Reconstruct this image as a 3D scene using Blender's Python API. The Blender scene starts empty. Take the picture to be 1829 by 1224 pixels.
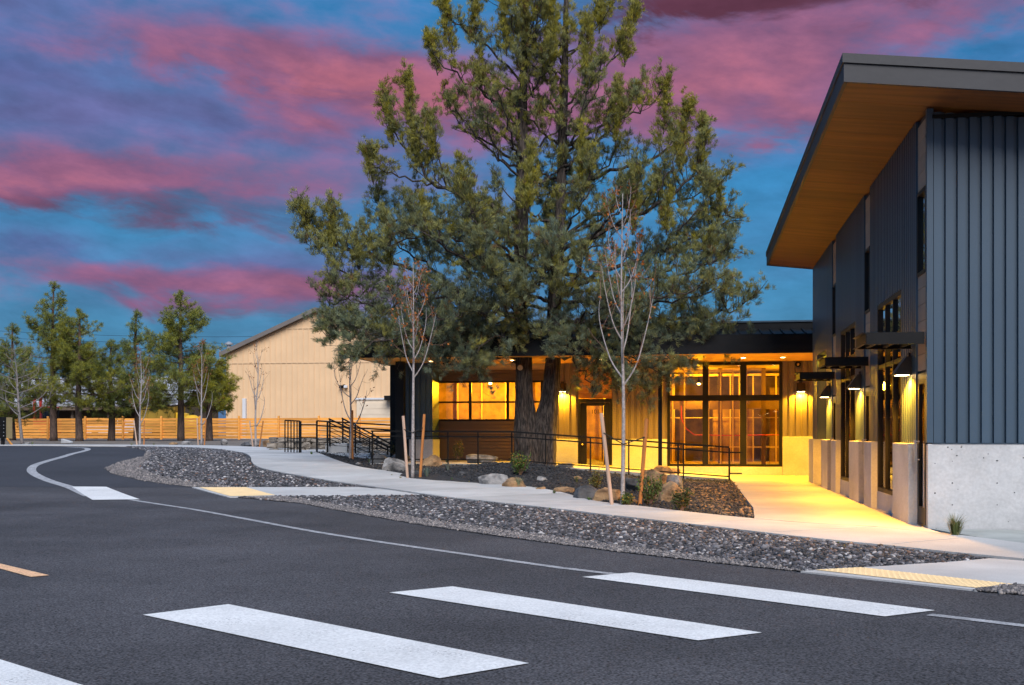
import bpy, bmesh, math, random
import numpy as np
from mathutils import Vector, Matrix, noise as mnoise
random.seed(7); rng = np.random.default_rng(7)
scene = bpy.context.scene
col = scene.collection
R = math.radians
# ------------------------------------------------------------------ camera
FPX = 2000.0; W0, H0 = 1829.0, 1224.0; CX, HY = 914.5, 775.0; EYE = 1.34
TH = math.atan((1243.0 - CX) / FPX); SN, CS = math.sin(TH), math.cos(TH)
cd = bpy.data.cameras.new('camera'); cam = bpy.data.objects.new('camera', cd); col.objects.link(cam)
cam.location = (0, 0, EYE); cam.rotation_euler = (R(90), 0, TH)
cd.sensor_width = 36.0; cd.lens = FPX / W0 * 36.0; cd.shift_y = (HY - H0 / 2) / W0
cd.clip_start = 0.1; cd.clip_end = 3000
scene.camera = cam
scene.view_settings.view_transform = 'Standard'; scene.view_settings.look = 'None'
scene.cycles.max_bounces = 7; scene.cycles.diffuse_bounces = 3; scene.cycles.glossy_bounces = 3; scene.cycles.transparent_max_bounces = 12
scene.cycles.adaptive_threshold = .02; scene.cycles.sample_clamp_indirect = 6.0; scene.cycles.caustics_reflective = False; scene.cycles.caustics_refractive = False
scene.view_settings.exposure = 0.0; scene.view_settings.gamma = 1.0
# ------------------------------------------------------------------ sky
world = bpy.data.worlds.new('World'); scene.world = world; world.use_nodes = True
def build_sky():
    nt = world.node_tree; N = nt.nodes; L = nt.links; N.clear()
    out = N.new('ShaderNodeOutputWorld'); bg = N.new('ShaderNodeBackground'); L.new(bg.outputs[0], out.inputs[0])
    tc = N.new('ShaderNodeTexCoord'); sep = N.new('ShaderNodeSeparateXYZ'); L.new(tc.outputs['Generated'], sep.inputs[0])
    def M(op, *a, clamp=False):
        n = N.new('ShaderNodeMath'); n.operation = op; n.use_clamp = clamp
        for i, v in enumerate(a):
            if isinstance(v, (int, float)): n.inputs[i].default_value = v
            else: L.new(v, n.inputs[i])
        return n.outputs[0]
    dx, dy, dz = sep.outputs
    az = M('ARCTAN2', dx, dy)                       # 0 towards the wing, positive to the right
    el = M('ARCSINE', dz)
    u = M('ADD', az, TH)                            # azimuth from the road's view towards the tree
    def noise(su, sv, scale, detail, rough, off, dist=0.0, tilt=0.0):
        c = N.new('ShaderNodeCombineXYZ')
        v2 = M('ADD', el, M('MULTIPLY', u, tilt))
        L.new(M('ADD', M('MULTIPLY', u, su), off), c.inputs[0]); L.new(M('MULTIPLY', v2, sv), c.inputs[1])
        c.inputs[2].default_value = off * .37
        n = N.new('ShaderNodeTexNoise'); n.inputs['Scale'].default_value = scale; n.inputs['Detail'].default_value = detail
        n.inputs['Roughness'].default_value = rough; n.inputs['Distortion'].default_value = dist
        L.new(c.outputs[0], n.inputs['Vector']); return n.outputs['Fac']
    n1 = noise(2.2, 7.0, 2.0, 5, .55, 3.1, .35, -.10)
    n2 = noise(4.0, 11.0, 2.4, 6, .6, 11.7, .5, .12)
    n3 = noise(3.0, 9.0, 1.6, 4, .5, 23.3, .2, -.05)
    wu = M('ADD', u, M('MULTIPLY', M('SUBTRACT', n2, .5), .16))
    wv = M('ADD', el, M('MULTIPLY', M('SUBTRACT', n1, .5), .075))
    wv = M('ADD', wv, M('MULTIPLY', M('SUBTRACT', n2, .5), .05))
    def blob(u0, v0, a, b, amp, tilt=0.0):
        du = M('SUBTRACT', wu, u0); dv = M('SUBTRACT', M('SUBTRACT', wv, v0), M('MULTIPLY', du, tilt))
        q = M('ADD', M('POWER', M('ABSOLUTE', M('DIVIDE', du, a)), 2.0), M('POWER', M('ABSOLUTE', M('DIVIDE', dv, b)), 2.0))
        return M('MULTIPLY', M('EXPONENT', M('MULTIPLY', q, -1.0)), amp)
    def total(lst):
        t = lst[0]
        for x in lst[1:]: t = M('ADD', t, x)
        return t
    def px(x, y): return math.atan((x - CX) / FPX), math.atan((HY - y) / FPX)
    def B(x, y, w, h, amp, tilt=0.0):
        a, b = px(x, y); return blob(a, b, w / FPX, h / FPX, amp, tilt)
    pink = total([B(520, 125, 330, 55, .85, -.10), B(760, 175, 200, 60, .55, -.1), B(300, 340, 420, 40, .62, .03),
                  B(60, 330, 180, 50, .35), B(400, 525, 340, 45, .72, .05), B(150, 500, 160, 30, .3), B(545, 500, 110, 30, .40), B(1280, 130, 260, 85, .85, -.05),
                  B(1420, 230, 170, 60, .7), B(1650, 70, 300, 60, .55), B(1000, 200, 250, 60, .4), B(620, 230, 260, 45, .3), B(120, 190, 230, 70, -.45), B(60, 60, 160, 50, -.25), B(200, 440, 420, 32, -.5), B(1380, 430, 200, 110, -.6), B(1330, 210, 60, 60, -.3), B(1560, 190, 120, 50, -.3), B(820, 420, 400, 60, -.2)])
    pink = M('ADD', pink, M('MULTIPLY', M('SUBTRACT', n1, .52), .7))
    pink = M('ADD', pink, M('MULTIPLY', M('SUBTRACT', n2, .5), .55))
    n4 = noise(7.0, 17.0, 2.2, 7, .60, 41.9, .12, .08)
    pink = M('ADD', pink, M('MULTIPLY', M('SUBTRACT', n4, .5), 1.0))
    violet = total([B(150, 220, 420, 110, .7), B(200, 60, 400, 60, .5), B(650, 250, 350, 80, .5), B(250, 500, 420, 60, .5), B(560, 470, 200, 60, .35), B(1330, 300, 120, 30, .4)])
    violet = M('ADD', violet, M('MULTIPLY', M('SUBTRACT', n3, .5), 1.3))
    dark = total([B(260, 385, 420, 34, .75, .02), B(1560, 5, 520, 62, 1.05), B(1250, 15, 190, 40, .75), B(430, 572, 320, 34, .6), B(90, 20, 220, 40, .3)])
    dark = M('ADD', dark, M('MULTIPLY', M('SUBTRACT', n2, .5), .9))
    deep = total([B(60, 160, 140, 70, .6), B(350, 255, 130, 26, .5), B(100, 470, 300, 22, .35), B(1400, 330, 130, 30, .3)])
    deep = M('ADD', deep, M('MULTIPLY', M('SUBTRACT', n3, .5), .8))
    def ss(x, a, b):
        m = N.new('ShaderNodeMapRange'); m.interpolation_type = 'SMOOTHSTEP'; L.new(x, m.inputs[0])
        m.inputs[1].default_value = a; m.inputs[2].default_value = b; return m.outputs[0]
    def mixc(f, a, b):
        m = N.new('ShaderNodeMix'); m.data_type = 'RGBA'; L.new(f, m.inputs[0])
        for k, v in ((6, a), (7, b)):
            if isinstance(v, tuple): m.inputs[k].default_value = (*v, 1)
            else: L.new(v, m.inputs[k])
        return m.outputs[2]
    st = N.new('ShaderNodeTexSky'); st.sky_type = 'NISHITA'; st.sun_disc = False
    st.sun_elevation = R(4); st.sun_rotation = R(162); st.air_density = 1.2; st.ozone_density = 3.0
    sc = N.new('ShaderNodeVectorMath'); sc.operation = 'SCALE'; sc.inputs['Scale'].default_value = .05
    L.new(st.outputs[0], sc.inputs[0])
    clear = N.new('ShaderNodeVectorMath'); clear.operation = 'ADD'
    base = mixc(ss(el, .0, .36), (.006, .175, .40), (.012, .20, .49))
    L.new(sc.outputs[0], clear.inputs[0]); L.new(base, clear.inputs[1])
    c = mixc(ss(deep, .1, .8), clear.outputs[0], (.020, .105, .30))
    c = mixc(ss(violet, -.15, 1.0), c, (.155, .165, .390))
    c = mixc(ss(pink, -.10, .70), c, (.290, .135, .270))
    c = mixc(ss(pink, .45, 1.65), c, (.570, .165, .210))
    c = mixc(ss(dark, .2, 1.15), c, (.130, .045, .080))
    mo = N.new('ShaderNodeVectorMath'); mo.operation = 'SCALE'; L.new(c, mo.inputs[0]); L.new(M('ADD', .46, M('MULTIPLY', n4, .88)), mo.inputs['Scale']); c = mo.outputs[0]
    L.new(c, bg.inputs[0]); bg.inputs[1].default_value = 1.0
build_sky()
# soft afterglow from the open sky behind the photographer
sd = bpy.data.lights.new('sun', 'SUN'); sun = bpy.data.objects.new('sun', sd); col.objects.link(sun)
sd.energy = 4.3; sd.angle = R(42); sd.color = (1.0, .955, .92)
_sv = Vector((-0.22, 0.67, -0.71)); sun.rotation_euler = _sv.to_track_quat('-Z', 'Y').to_euler()
sun.location = (30, -30, 40)

# ------------------------------------------------------------------ helpers
def depth_of(x, y): return -x * SN + y * CS
def at(px, d, z=None, py=None):
    r = (px - CX) / FPX; xc = r * d
    if z is None: z = EYE - (py - HY) / FPX * d
    return Vector((xc * CS - d * SN, d * CS + xc * SN, z))
def sst(a, b, x):
    t = min(1.0, max(0.0, (x - a) / (b - a))); return t * t * (3 - 2 * t)
def g(x, y):
    d = depth_of(x, y)
    rise = .62 * sst(20, 42, d) + .0035 * max(0, min(d, 90) - 42) + .13 * sst(66, 77, d)
    lat = 1 - sst(-5.5, .9, x)
    return rise * lat
def gbed(x, y):
    m = max(0.0, .40 * math.exp(-(((x + 4.6) / 2.7) ** 2 + ((y - 28.9) / 2.2) ** 2)) - .09)
    return g(x, y) + m * (1 - sst(-1.5, .5, x))
def gp(px, py, fn=g):
    lo, hi = 3.0, 160.0
    def f(d):
        p = at(px, d, py=py); return p.z - fn(p.x, p.y)
    d = lo; step = .5
    while d < hi and f(d) > 0: d += step
    a, b = d - step, d
    for _ in range(30):
        m = (a + b) / 2
        if f(m) > 0: a = m
        else: b = m
    p = at(px, (a + b) / 2, py=py); p.z = fn(p.x, p.y); return p

WL = {}
def wloc(o):
    return WL.get(o.name, Vector((0, 0, 0)))
def link(o, parent=None, loc=(0, 0, 0)):
    col.objects.link(o); loc = Vector(loc); o.location = loc; WL[o.name] = loc
    if parent is not None:
        o.parent = parent; o.matrix_parent_inverse = Matrix.Translation(-wloc(parent))
    return o
def thing(name, label, cat, loc=(0, 0, 0), group=None):
    o = bpy.data.objects.new(name, None); o.empty_display_size = .2; link(o, None, loc)
    o['label'] = label; o['category'] = cat
    if group: o['group'] = group
    return o
def tag(o, label, cat, group=None):
    o['label'] = label; o['category'] = cat
    if group: o['group'] = group
    return o
class MB:
    def __init__(s): s.v = []; s.f = []
    def box(s, a, b):
        (x0, y0, z0), (x1, y1, z1) = a, b; n = len(s.v)
        s.v += [(x0, y0, z0), (x1, y0, z0), (x1, y1, z0), (x0, y1, z0), (x0, y0, z1), (x1, y0, z1), (x1, y1, z1), (x0, y1, z1)]
        s.f += [tuple(n + i for i in q) for q in ((0, 3, 2, 1), (4, 5, 6, 7), (0, 1, 5, 4), (1, 2, 6, 5), (2, 3, 7, 6), (3, 0, 4, 7))]
        return s
    def prism(s, pts, ext):               # polygon points extruded by vector
        n = len(s.v); k = len(pts); e = Vector(ext)
        s.v += [tuple(Vector(p)) for p in pts] + [tuple(Vector(p) + e) for p in pts]
        s.f += [tuple(n + i for i in range(k))[::-1], tuple(n + k + i for i in range(k))]
        s.f += [(n + i, n + (i + 1) % k, n + k + (i + 1) % k, n + k + i) for i in range(k)]
        return s
    def bar(s, a, b, w, h=None, up=(0, 0, 1)):   # rectangular bar between two points
        a, b = Vector(a), Vector(b); h = h or w; d = (b - a).normalized(); up = Vector(up)
        if abs(d.dot(up)) > .98: up = Vector((0, 1, 0))
        sx = d.cross(up).normalized() * (w / 2); sy = sx.cross(d).normalized() * (h / 2); n = len(s.v)
        for p in (a, b):
            s.v += [tuple(p + sx + sy), tuple(p - sx + sy), tuple(p - sx - sy), tuple(p + sx - sy)]
        s.f += [tuple(n + i for i in q) for q in ((0, 1, 2, 3), (7, 6, 5, 4), (0, 4, 5, 1), (1, 5, 6, 2), (2, 6, 7, 3), (3, 7, 4, 0))]
        return s
    def tube(s, pts, rad, n=6, cap=True):
        base = len(s.v); prev = None; k = len(pts); pts = [Vector(p) for p in pts]
        for i, p in enumerate(pts):
            d = (pts[min(i + 1, k - 1)] - pts[max(i - 1, 0)])
            d = d.normalized() if d.length > 1e-9 else Vector((0, 0, 1))
            if prev is None:
                u = d.orthogonal().normalized()
            else:
                u = (prev - d * prev.dot(d)); u = u.normalized() if u.length > 1e-6 else d.orthogonal().normalized()
            prev = u; w = d.cross(u); r = rad[i] if hasattr(rad, '__len__') else rad
            for j in range(n):
                a = 2 * math.pi * j / n; s.v.append(tuple(p + (u * math.cos(a) + w * math.sin(a)) * r))
        for i in range(k - 1):
            for j in range(n):
                a = base + i * n + j; b = base + i * n + (j + 1) % n; s.f.append((a, b, b + n, a + n))
        if cap:
            s.f.append(tuple(base + j for j in range(n))[::-1]); s.f.append(tuple(base + (k - 1) * n + j for j in range(n)))
        return s
    def lathe(s, prof, c, n=16):
        base = len(s.v); k = len(prof)
        for r, z in prof:
            for j in range(n):
                a = 2 * math.pi * j / n; s.v.append((c[0] + r * math.cos(a), c[1] + r * math.sin(a), c[2] + z))
        for i in range(k - 1):
            for j in range(n):
                a = base + i * n + j; b = base + i * n + (j + 1) % n; s.f.append((a, b, b + n, a + n))
        s.f.append(tuple(base + j for j in range(n))[::-1]); s.f.append(tuple(base + (k - 1) * n + j for j in range(n)))
        return s
    def mesh(s, name, m, smooth=False):
        me = bpy.data.meshes.new(name); me.from_pydata(s.v, [], s.f); me.materials.append(m)
        if smooth: me.polygons.foreach_set('use_smooth', [True] * len(me.polygons))
        me.update(); return me
    def build(s, name, m, parent=None, loc=(0, 0, 0), smooth=False, bevel=0):
        me = s.mesh(name, m, smooth)
        if bevel:
            bm = bmesh.new(); bm.from_mesh(me)
            bmesh.ops.bevel(bm, geom=bm.edges[:], offset=bevel, segments=2, affect='EDGES', profile=.6, clamp_overlap=True)
            bm.to_mesh(me); bm.free()
        return link(bpy.data.objects.new(name, me), parent, loc)
def inst(name, me, parent, loc, rz=0, scale=None):
    o = bpy.data.objects.new(name, me); link(o, parent, loc); o.rotation_euler = (0, 0, rz)
    if scale: o.scale = scale
    return o
def np_mesh(name, V, F, m, cols=None, smooth=False):
    """V (n,3), F (m,k) fixed-size faces"""
    me = bpy.data.meshes.new(name); V = np.asarray(V, np.float32); F = np.asarray(F, np.int32); k = F.shape[1]
    me.vertices.add(len(V)); me.vertices.foreach_set('co', V.ravel())
    me.loops.add(F.size); me.loops.foreach_set('vertex_index', F.ravel())
    me.polygons.add(len(F)); me.polygons.foreach_set('loop_start', np.arange(0, F.size, k, dtype=np.int32))
    if smooth: me.polygons.foreach_set('use_smooth', np.ones(len(F), bool))
    if cols is not None:
        a = me.color_attributes.new('tint', 'FLOAT_COLOR', 'POINT')
        c4 = np.ones((len(V), 4), np.float32); c4[:, :3] = cols; a.data.foreach_set('color', c4.ravel())
    me.materials.append(m); me.update(calc_edges=True); me.validate(); return me

# ------------------------------------------------------------------ materials
def mat(name, c, rough=.6, var=.15, scale=3.0, detail=6, bump=0.0, bscale=None, metal=0.0, piece=0.0, c2=None, stretch=(1, 1, 1),
        emit=None, estr=0.0, attr=None, spec=.5, speck=0.0, sscale=120.0, lo=.35, hi=.65, sub=0.0):
    m = bpy.data.materials.new(name); m.use_nodes = True; nt = m.node_tree; N = nt.nodes; L = nt.links
    b = N['Principled BSDF']; b.inputs['Roughness'].default_value = rough; b.inputs['Metallic'].default_value = metal
    b.inputs['Specular IOR Level'].default_value = spec
    tc = N.new('ShaderNodeTexCoord'); mp = N.new('ShaderNodeMapping'); mp.inputs['Scale'].default_value = stretch
    L.new(tc.outputs['Object'], mp.inputs[0]); vec = mp.outputs[0]
    oi = N.new('ShaderNodeObjectInfo')
    ad = N.new('ShaderNodeVectorMath'); ad.operation = 'ADD'
    sc = N.new('ShaderNodeVectorMath'); sc.operation = 'SCALE'; sc.inputs[0].default_value = (37, 19, 53); L.new(oi.outputs['Random'], sc.inputs['Scale'])
    L.new(vec, ad.inputs[0]); L.new(sc.outputs[0], ad.inputs[1]); vec = ad.outputs[0]
    n = N.new('ShaderNodeTexNoise'); n.inputs['Scale'].default_value = scale; n.inputs['Detail'].default_value = detail; n.inputs['Roughness'].default_value = .6
    L.new(vec, n.inputs['Vector'])
    mr = N.new('ShaderNodeMapRange'); L.new(n.outputs['Fac'], mr.inputs[0]); mr.inputs[1].default_value = lo; mr.inputs[2].default_value = hi
    mx = N.new('ShaderNodeMix'); mx.data_type = 'RGBA'; L.new(mr.outputs[0], mx.inputs[0])
    d = tuple(max(0, v * (1 - var)) for v in c); l = tuple(min(1, v * (1 + var)) for v in c)
    if c2: l = c2
    mx.inputs[6].default_value = (*d, 1); mx.inputs[7].default_value = (*l, 1); cur = mx.outputs[2]
    if attr:
        at_ = N.new('ShaderNodeAttribute'); at_.attribute_name = attr
        mm = N.new('ShaderNodeMix'); mm.data_type = 'RGBA'; mm.blend_type = 'MULTIPLY'; mm.inputs[0].default_value = 1
        L.new(cur, mm.inputs[6]); L.new(at_.outputs['Color'], mm.inputs[7]); cur = mm.outputs[2]
    if speck:
        n2 = N.new('ShaderNodeTexNoise'); n2.inputs['Scale'].default_value = sscale; n2.inputs['Detail'].default_value = 2
        L.new(vec, n2.inputs['Vector'])
        r2 = N.new('ShaderNodeMapRange'); L.new(n2.outputs['Fac'], r2.inputs[0]); r2.inputs[1].default_value = .3; r2.inputs[2].default_value = .7
        r2.inputs[3].default_value = 1 - speck; r2.inputs[4].default_value = 1 + speck
        m2 = N.new('ShaderNodeVectorMath'); m2.operation = 'SCALE'; L.new(cur, m2.inputs[0]); L.new(r2.outputs[0], m2.inputs['Scale']); cur = m2.outputs[0]
    if piece:
        r3 = N.new('ShaderNodeMapRange'); L.new(oi.outputs['Random'], r3.inputs[0]); r3.inputs[3].default_value = 1 - piece; r3.inputs[4].default_value = 1 + piece
        m3 = N.new('ShaderNodeVectorMath'); m3.operation = 'SCALE'; L.new(cur, m3.inputs[0]); L.new(r3.outputs[0], m3.inputs['Scale']); cur = m3.outputs[0]
    L.new(cur, b.inputs['Base Color'])
    if bump:
        nb = N.new('ShaderNodeTexNoise'); nb.inputs['Scale'].default_value = bscale or scale * 6; nb.inputs['Detail'].default_value = 5
        L.new(vec, nb.inputs['Vector']); bp = N.new('ShaderNodeBump'); bp.inputs['Strength'].default_value = bump; bp.inputs['Distance'].default_value = .02
        L.new(nb.outputs['Fac'], bp.inputs['Height']); L.new(bp.outputs[0], b.inputs['Normal'])
    if emit:
        b.inputs['Emission Color'].default_value = (*emit, 1); b.inputs['Emission Strength'].default_value = estr
    if sub: b.inputs['Subsurface Weight'].default_value = sub
    return m
def glass_mat(name, tint=(.9, .92, .92), refl=1.0, base=0.0):
    m = bpy.data.materials.new(name); m.use_nodes = True; nt = m.node_tree; N = nt.nodes; L = nt.links; N.clear()
    o = N.new('ShaderNodeOutputMaterial'); mx = N.new('ShaderNodeMixShader'); t = N.new('ShaderNodeBsdfTransparent'); gl = N.new('ShaderNodeBsdfGlossy')
    fr = N.new('ShaderNodeFresnel'); fr.inputs[0].default_value = 1.36; t.inputs[0].default_value = (*tint, 1)
    gl.inputs['Roughness'].default_value = .02; gl.inputs[0].default_value = (refl, refl, refl, 1)
    mu = N.new('ShaderNodeMath'); mu.operation = 'ADD'; mu.use_clamp = True; mu.inputs[1].default_value = base
    L.new(fr.outputs[0], mu.inputs[0]); L.new(mu.outputs[0], mx.inputs[0]); L.new(t.outputs[0], mx.inputs[1]); L.new(gl.outputs[0], mx.inputs[2]); L.new(mx.outputs[0], o.inputs[0])
    return m
def leaf_mat(name, rough=.65):
    m = mat(name, (1, 1, 1), rough=rough, var=.12, scale=2.0, attr='tint', spec=.25)
    N = m.node_tree.nodes; L = m.node_tree.links; b = N['Principled BSDF']
    tr = N.new('ShaderNodeBsdfTranslucent'); mx = N.new('ShaderNodeMixShader'); mx.inputs[0].default_value = .22
    src = b.inputs['Base Color'].links[0].from_socket; L.new(src, tr.inputs[0])
    o = [n for n in N if n.type == 'OUTPUT_MATERIAL'][0]
    L.new(b.outputs[0], mx.inputs[1]); L.new(tr.outputs[0], mx.inputs[2]); L.new(mx.outputs[0], o.inputs[0]); return m
def worn_paint(name, c, under, a, b):
    m = mat(name, c, .75, .09, 1.1, bump=.5, bscale=60, speck=.16, sscale=55); N = m.node_tree.nodes; L = m.node_tree.links; bs = N['Principled BSDF']; src = bs.inputs['Base Color'].links[0].from_socket
    tc = N.new('ShaderNodeTexCoord'); n1 = N.new('ShaderNodeTexNoise'); n2 = N.new('ShaderNodeTexNoise'); n1.inputs['Scale'].default_value = 55; n1.inputs['Detail'].default_value = 4; n2.inputs['Scale'].default_value = 1.7; n2.inputs['Detail'].default_value = 6
    for n in (n1, n2): L.new(tc.outputs['Object'], n.inputs['Vector'])
    ma = N.new('ShaderNodeMath'); ma.operation = 'MULTIPLY_ADD'; ma.inputs[1].default_value = .55; L.new(n1.outputs['Fac'], ma.inputs[0]); m2 = N.new('ShaderNodeMath'); m2.operation = 'MULTIPLY'; m2.inputs[1].default_value = .50; L.new(n2.outputs['Fac'], m2.inputs[0]); L.new(m2.outputs[0], ma.inputs[2])
    mr = N.new('ShaderNodeMapRange'); L.new(ma.outputs[0], mr.inputs[0]); mr.inputs[1].default_value = a; mr.inputs[2].default_value = b
    mx = N.new('ShaderNodeMix'); mx.data_type = 'RGBA'; L.new(mr.outputs[0], mx.inputs[0]); L.new(src, mx.inputs[6]); mx.inputs[7].default_value = (*under, 1); L.new(mx.outputs[2], bs.inputs['Base Color']); return m
MT = dict(
 asphalt=mat('asphalt', (.071, .069, .076), .9, .30, .30, bump=.8, bscale=60, speck=.85, sscale=62, spec=.25, detail=9),
 asphalt_new=mat('asphalt_new', (.050, .051, .060), .9, .14, .3, bump=.6, bscale=60, speck=.5, sscale=62, spec=.25),
 paint=worn_paint('road_paint', (.72, .715, .71), (.075, .073, .08), .635, .745),
 paint_worn=mat('road_paint_worn', (.34, .34, .355), .8, .3, 6, bump=.3, bscale=90, speck=.4, sscale=60),
 paint_yellow=mat('road_paint_yellow', (.78, .46, .26), .75, .12, 8, bump=.3, bscale=90, speck=.3, sscale=50),
 sidewalk=mat('sidewalk_concrete', (.47, .465, .46), .85, .14, .7, bump=.2, bscale=60, speck=.10, sscale=70, piece=.11),
 walkway=mat('walkway_concrete', (.50, .48, .45), .55, .12, .8, bump=.15, bscale=40, speck=.08, sscale=60, piece=.04),
 apron=mat('apron_concrete', (.33, .35, .34), .9, .2, 1.2, bump=.3, bscale=30),
 tactile=mat('tactile_yellow', (.84, .62, .34), .7, .07, 3, speck=.08),
 dirt=mat('dirt', (.16, .135, .115), .95, .3, .8, bump=.7, bscale=14, speck=.3, sscale=20),
 mulch=mat('lava_mulch', (.026, .026, .029), .95, .4, 9, bump=1.0, bscale=38, speck=.5, sscale=34),
 bedbase=mat('rock_bed_base', (.055, .055, .06), .95, .4, 12, bump=1.0, bscale=40, speck=.4, sscale=40),
 finegravel=mat('fine_gravel', (.16, .15, .15), .95, .35, 22, bump=1.0, bscale=60, speck=.6, sscale=55),
 rocks=mat('river_rock', (1, 1, 1), .8, .2, 14, bump=.3, bscale=40, attr='tint'),
 wallconc=mat('wall_concrete', (.50, .50, .505), .8, .17, .9, detail=9, bump=.25, bscale=10, speck=.07, sscale=26),
 pit=mat('concrete_pit', (.10, .10, .10), .9, .2, 8),
 blue=mat('blue_grey_metal', (.047, .080, .118), .42, .07, .6, stretch=(1, 1, .25), bump=.05, bscale=3, piece=.07, spec=.45),
 taupe=mat('taupe_metal', (.17, .13, .125), .5, .06, .8, piece=.05),
 fascia=mat('charcoal_fascia', (.026, .026, .031), .55, .1, 1.2, bump=.1, bscale=8, piece=.06),
 black=mat('black_metal', (.007, .007, .0075), .5, .2, 3, spec=.2),
 blackfascia=mat('black_fascia', (.008, .009, .011), .6, .2, 2, spec=.2),
 frame=mat('dark_bronze_frame', (.010, .008, .007), .45, .2, 3, spec=.25),
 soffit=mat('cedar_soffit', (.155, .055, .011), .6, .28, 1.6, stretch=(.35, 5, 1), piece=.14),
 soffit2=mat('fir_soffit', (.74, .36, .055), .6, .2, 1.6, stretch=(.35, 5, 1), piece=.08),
 siding=mat('tan_lap_siding', (.37, .29, .22), .7, .08, 1.5, piece=.06),
 barn=mat('tan_board_siding', (.76, .52, .31), .75, .05, .4, bump=.08, bscale=10, spec=.3),
 barntrim=mat('brown_roof_trim', (.16, .14, .13), .6, .1, 1),
 cream=mat('cream_door', (.72, .60, .46), .7, .05, 1, piece=.03),
 cedar=mat('cedar_board', (.88, .365, .07), .75, .2, 2.2, stretch=(.6, 6, 9), piece=.25, bump=.15, bscale=12),
 bark=mat('juniper_bark', (.034, .026, .022), .95, .5, 9, stretch=(3, 3, .4), bump=1.0, bscale=9, c2=(.105, .082, .07), lo=.42, hi=.66),
 pinebark=mat('pine_bark', (.10, .065, .05), .95, .4, 5, stretch=(2, 2, .6), bump=.9, bscale=8),
 palebark=mat('pale_sapling_bark', (.33, .295, .285), .8, .3, 9, stretch=(2, 2, 2), bump=.4, bscale=30),
 greybark=mat('grey_bark', (.20, .175, .165), .9, .25, 9), twig=mat('reddish_twig', (.22, .12, .09), .85, .2, 5),
 cut=mat('cut_wood', (.58, .40, .22), .85, .2, 14),
 juniper=leaf_mat('juniper_foliage'), pine=leaf_mat('pine_foliage'), leaf=leaf_mat('leaf'),
 stake_pale=mat('pale_stake_wood', (.55, .37, .27), .85, .15, 3, stretch=(4, 4, .6)),
 stake_orange=mat('orange_stake_wood', (.45, .17, .045), .85, .2, 3, stretch=(4, 4, .6)),
 boulder_grey=mat('grey_boulder', (.15, .148, .15), .92, .5, 4.5, detail=9, bump=1.0, bscale=14, c2=(.33, .31, .295)),
 boulder_dark=mat('dark_boulder', (.055, .058, .064), .92, .4, 3.2, bump=1.0, bscale=9, c2=(.11, .11, .115)),
 boulder_brown=mat('brown_boulder', (.20, .115, .06), .92, .4, 4.5, detail=9, bump=1.0, bscale=14, c2=(.42, .26, .13)),
 stone=mat('stacked_stone', (.24, .205, .17), .92, .3, 3, bump=.9, bscale=9, piece=.25),
 stud=mat('stud_lumber', (.68, .44, .17), .8, .12, 2, stretch=(4, 4, .6), piece=.12),
 osb=mat('interior_board', (.27, .15, .05), .85, .3, 3, piece=.1),
 intwall=mat('interior_wall', (.52, .40, .24), .85, .08, 1), intfloor=mat('interior_floor', (.36, .28, .18), .6, .15, 1),
 intdark=mat('interior_beam', (.10, .045, .02), .8, .2, 2),
 garage=mat('brown_garage_door', (.115, .068, .036), .55, .08, 1.2, piece=.05),
 orangepanel=mat('orange_wood_panel', (.46, .20, .05), .65, .12, 2, stretch=(1, 1, 5)),
 glass=glass_mat('window_glass'), coated=glass_mat('coated_glass', (.5, .5, .5), 1.0, .7),
 lens=mat('lamp_lens', (1, .8, .5), .5, 0, 1, emit=(1.0, .66, .28), estr=24),
 red=mat('red_paint', (.50, .012, .010), .4, .1, 1), white=mat('white_paint', (.66, .67, .70), .45, .05, 1), yellow=mat('yellow_paint', (.70, .40, .015), .45, .1, 1), dullyellow=mat('dull_yellow_paint', (.26, .16, .015), .5, .15, 1),
 rubber=mat('rubber', (.015, .015, .015), .8, .2, 4), greyroof=mat('pale_metal_roof', (.50, .50, .54), .5, .1, .6), shedwall=mat('shed_wall', (.13, .09, .06), .85, .2, 1),
 steel=mat('galvanised_steel', (.40, .41, .43), .45, .1, 2, metal=.4), mailtan=mat('tan_steel', (.40, .29, .13), .55, .08, 2),
 knob=mat('brass_knob', (.75, .55, .22), .25, .05, 2, metal=.9),
)
GL = (1.0, .50, .012)    # warm lamp colour
# ------------------------------------------------------------------ ground, road, paths
from mathutils.geometry import tessellate_polygon
def sheet_bm(poly, fn, off, step=1.0):
    poly = [Vector((p[0], p[1], 0)) for p in poly]
    bm = bmesh.new(); vs = [bm.verts.new(p) for p in poly]
    for t in tessellate_polygon([poly]):
        try: bm.faces.new([vs[i] for i in t])
        except ValueError: pass
    xs = [p.x for p in poly]; ys = [p.y for p in poly]
    for ax, lo, hi in ((0, min(xs), max(xs)), (1, min(ys), max(ys))):
        k = math.ceil(lo / step) * step
        while k < hi:
            co = (k, 0, 0) if ax == 0 else (0, k, 0); no = (1, 0, 0) if ax == 0 else (0, 1, 0)
            bmesh.ops.bisect_plane(bm, geom=bm.verts[:] + bm.edges[:] + bm.faces[:], plane_co=co, plane_no=no); k += step
    for v in bm.verts: v.co.z = fn(v.co.x, v.co.y) + off
    for f in bm.faces:
        f.normal_update()
        if f.normal.z < 0: f.normal_flip()
    return bm
def finish(bm, name, m, parent=None):
    me = bpy.data.meshes.new(name); bm.to_mesh(me); bm.free(); me.materials.append(m); me.update()
    return link(bpy.data.objects.new(name, me), parent)
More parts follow.
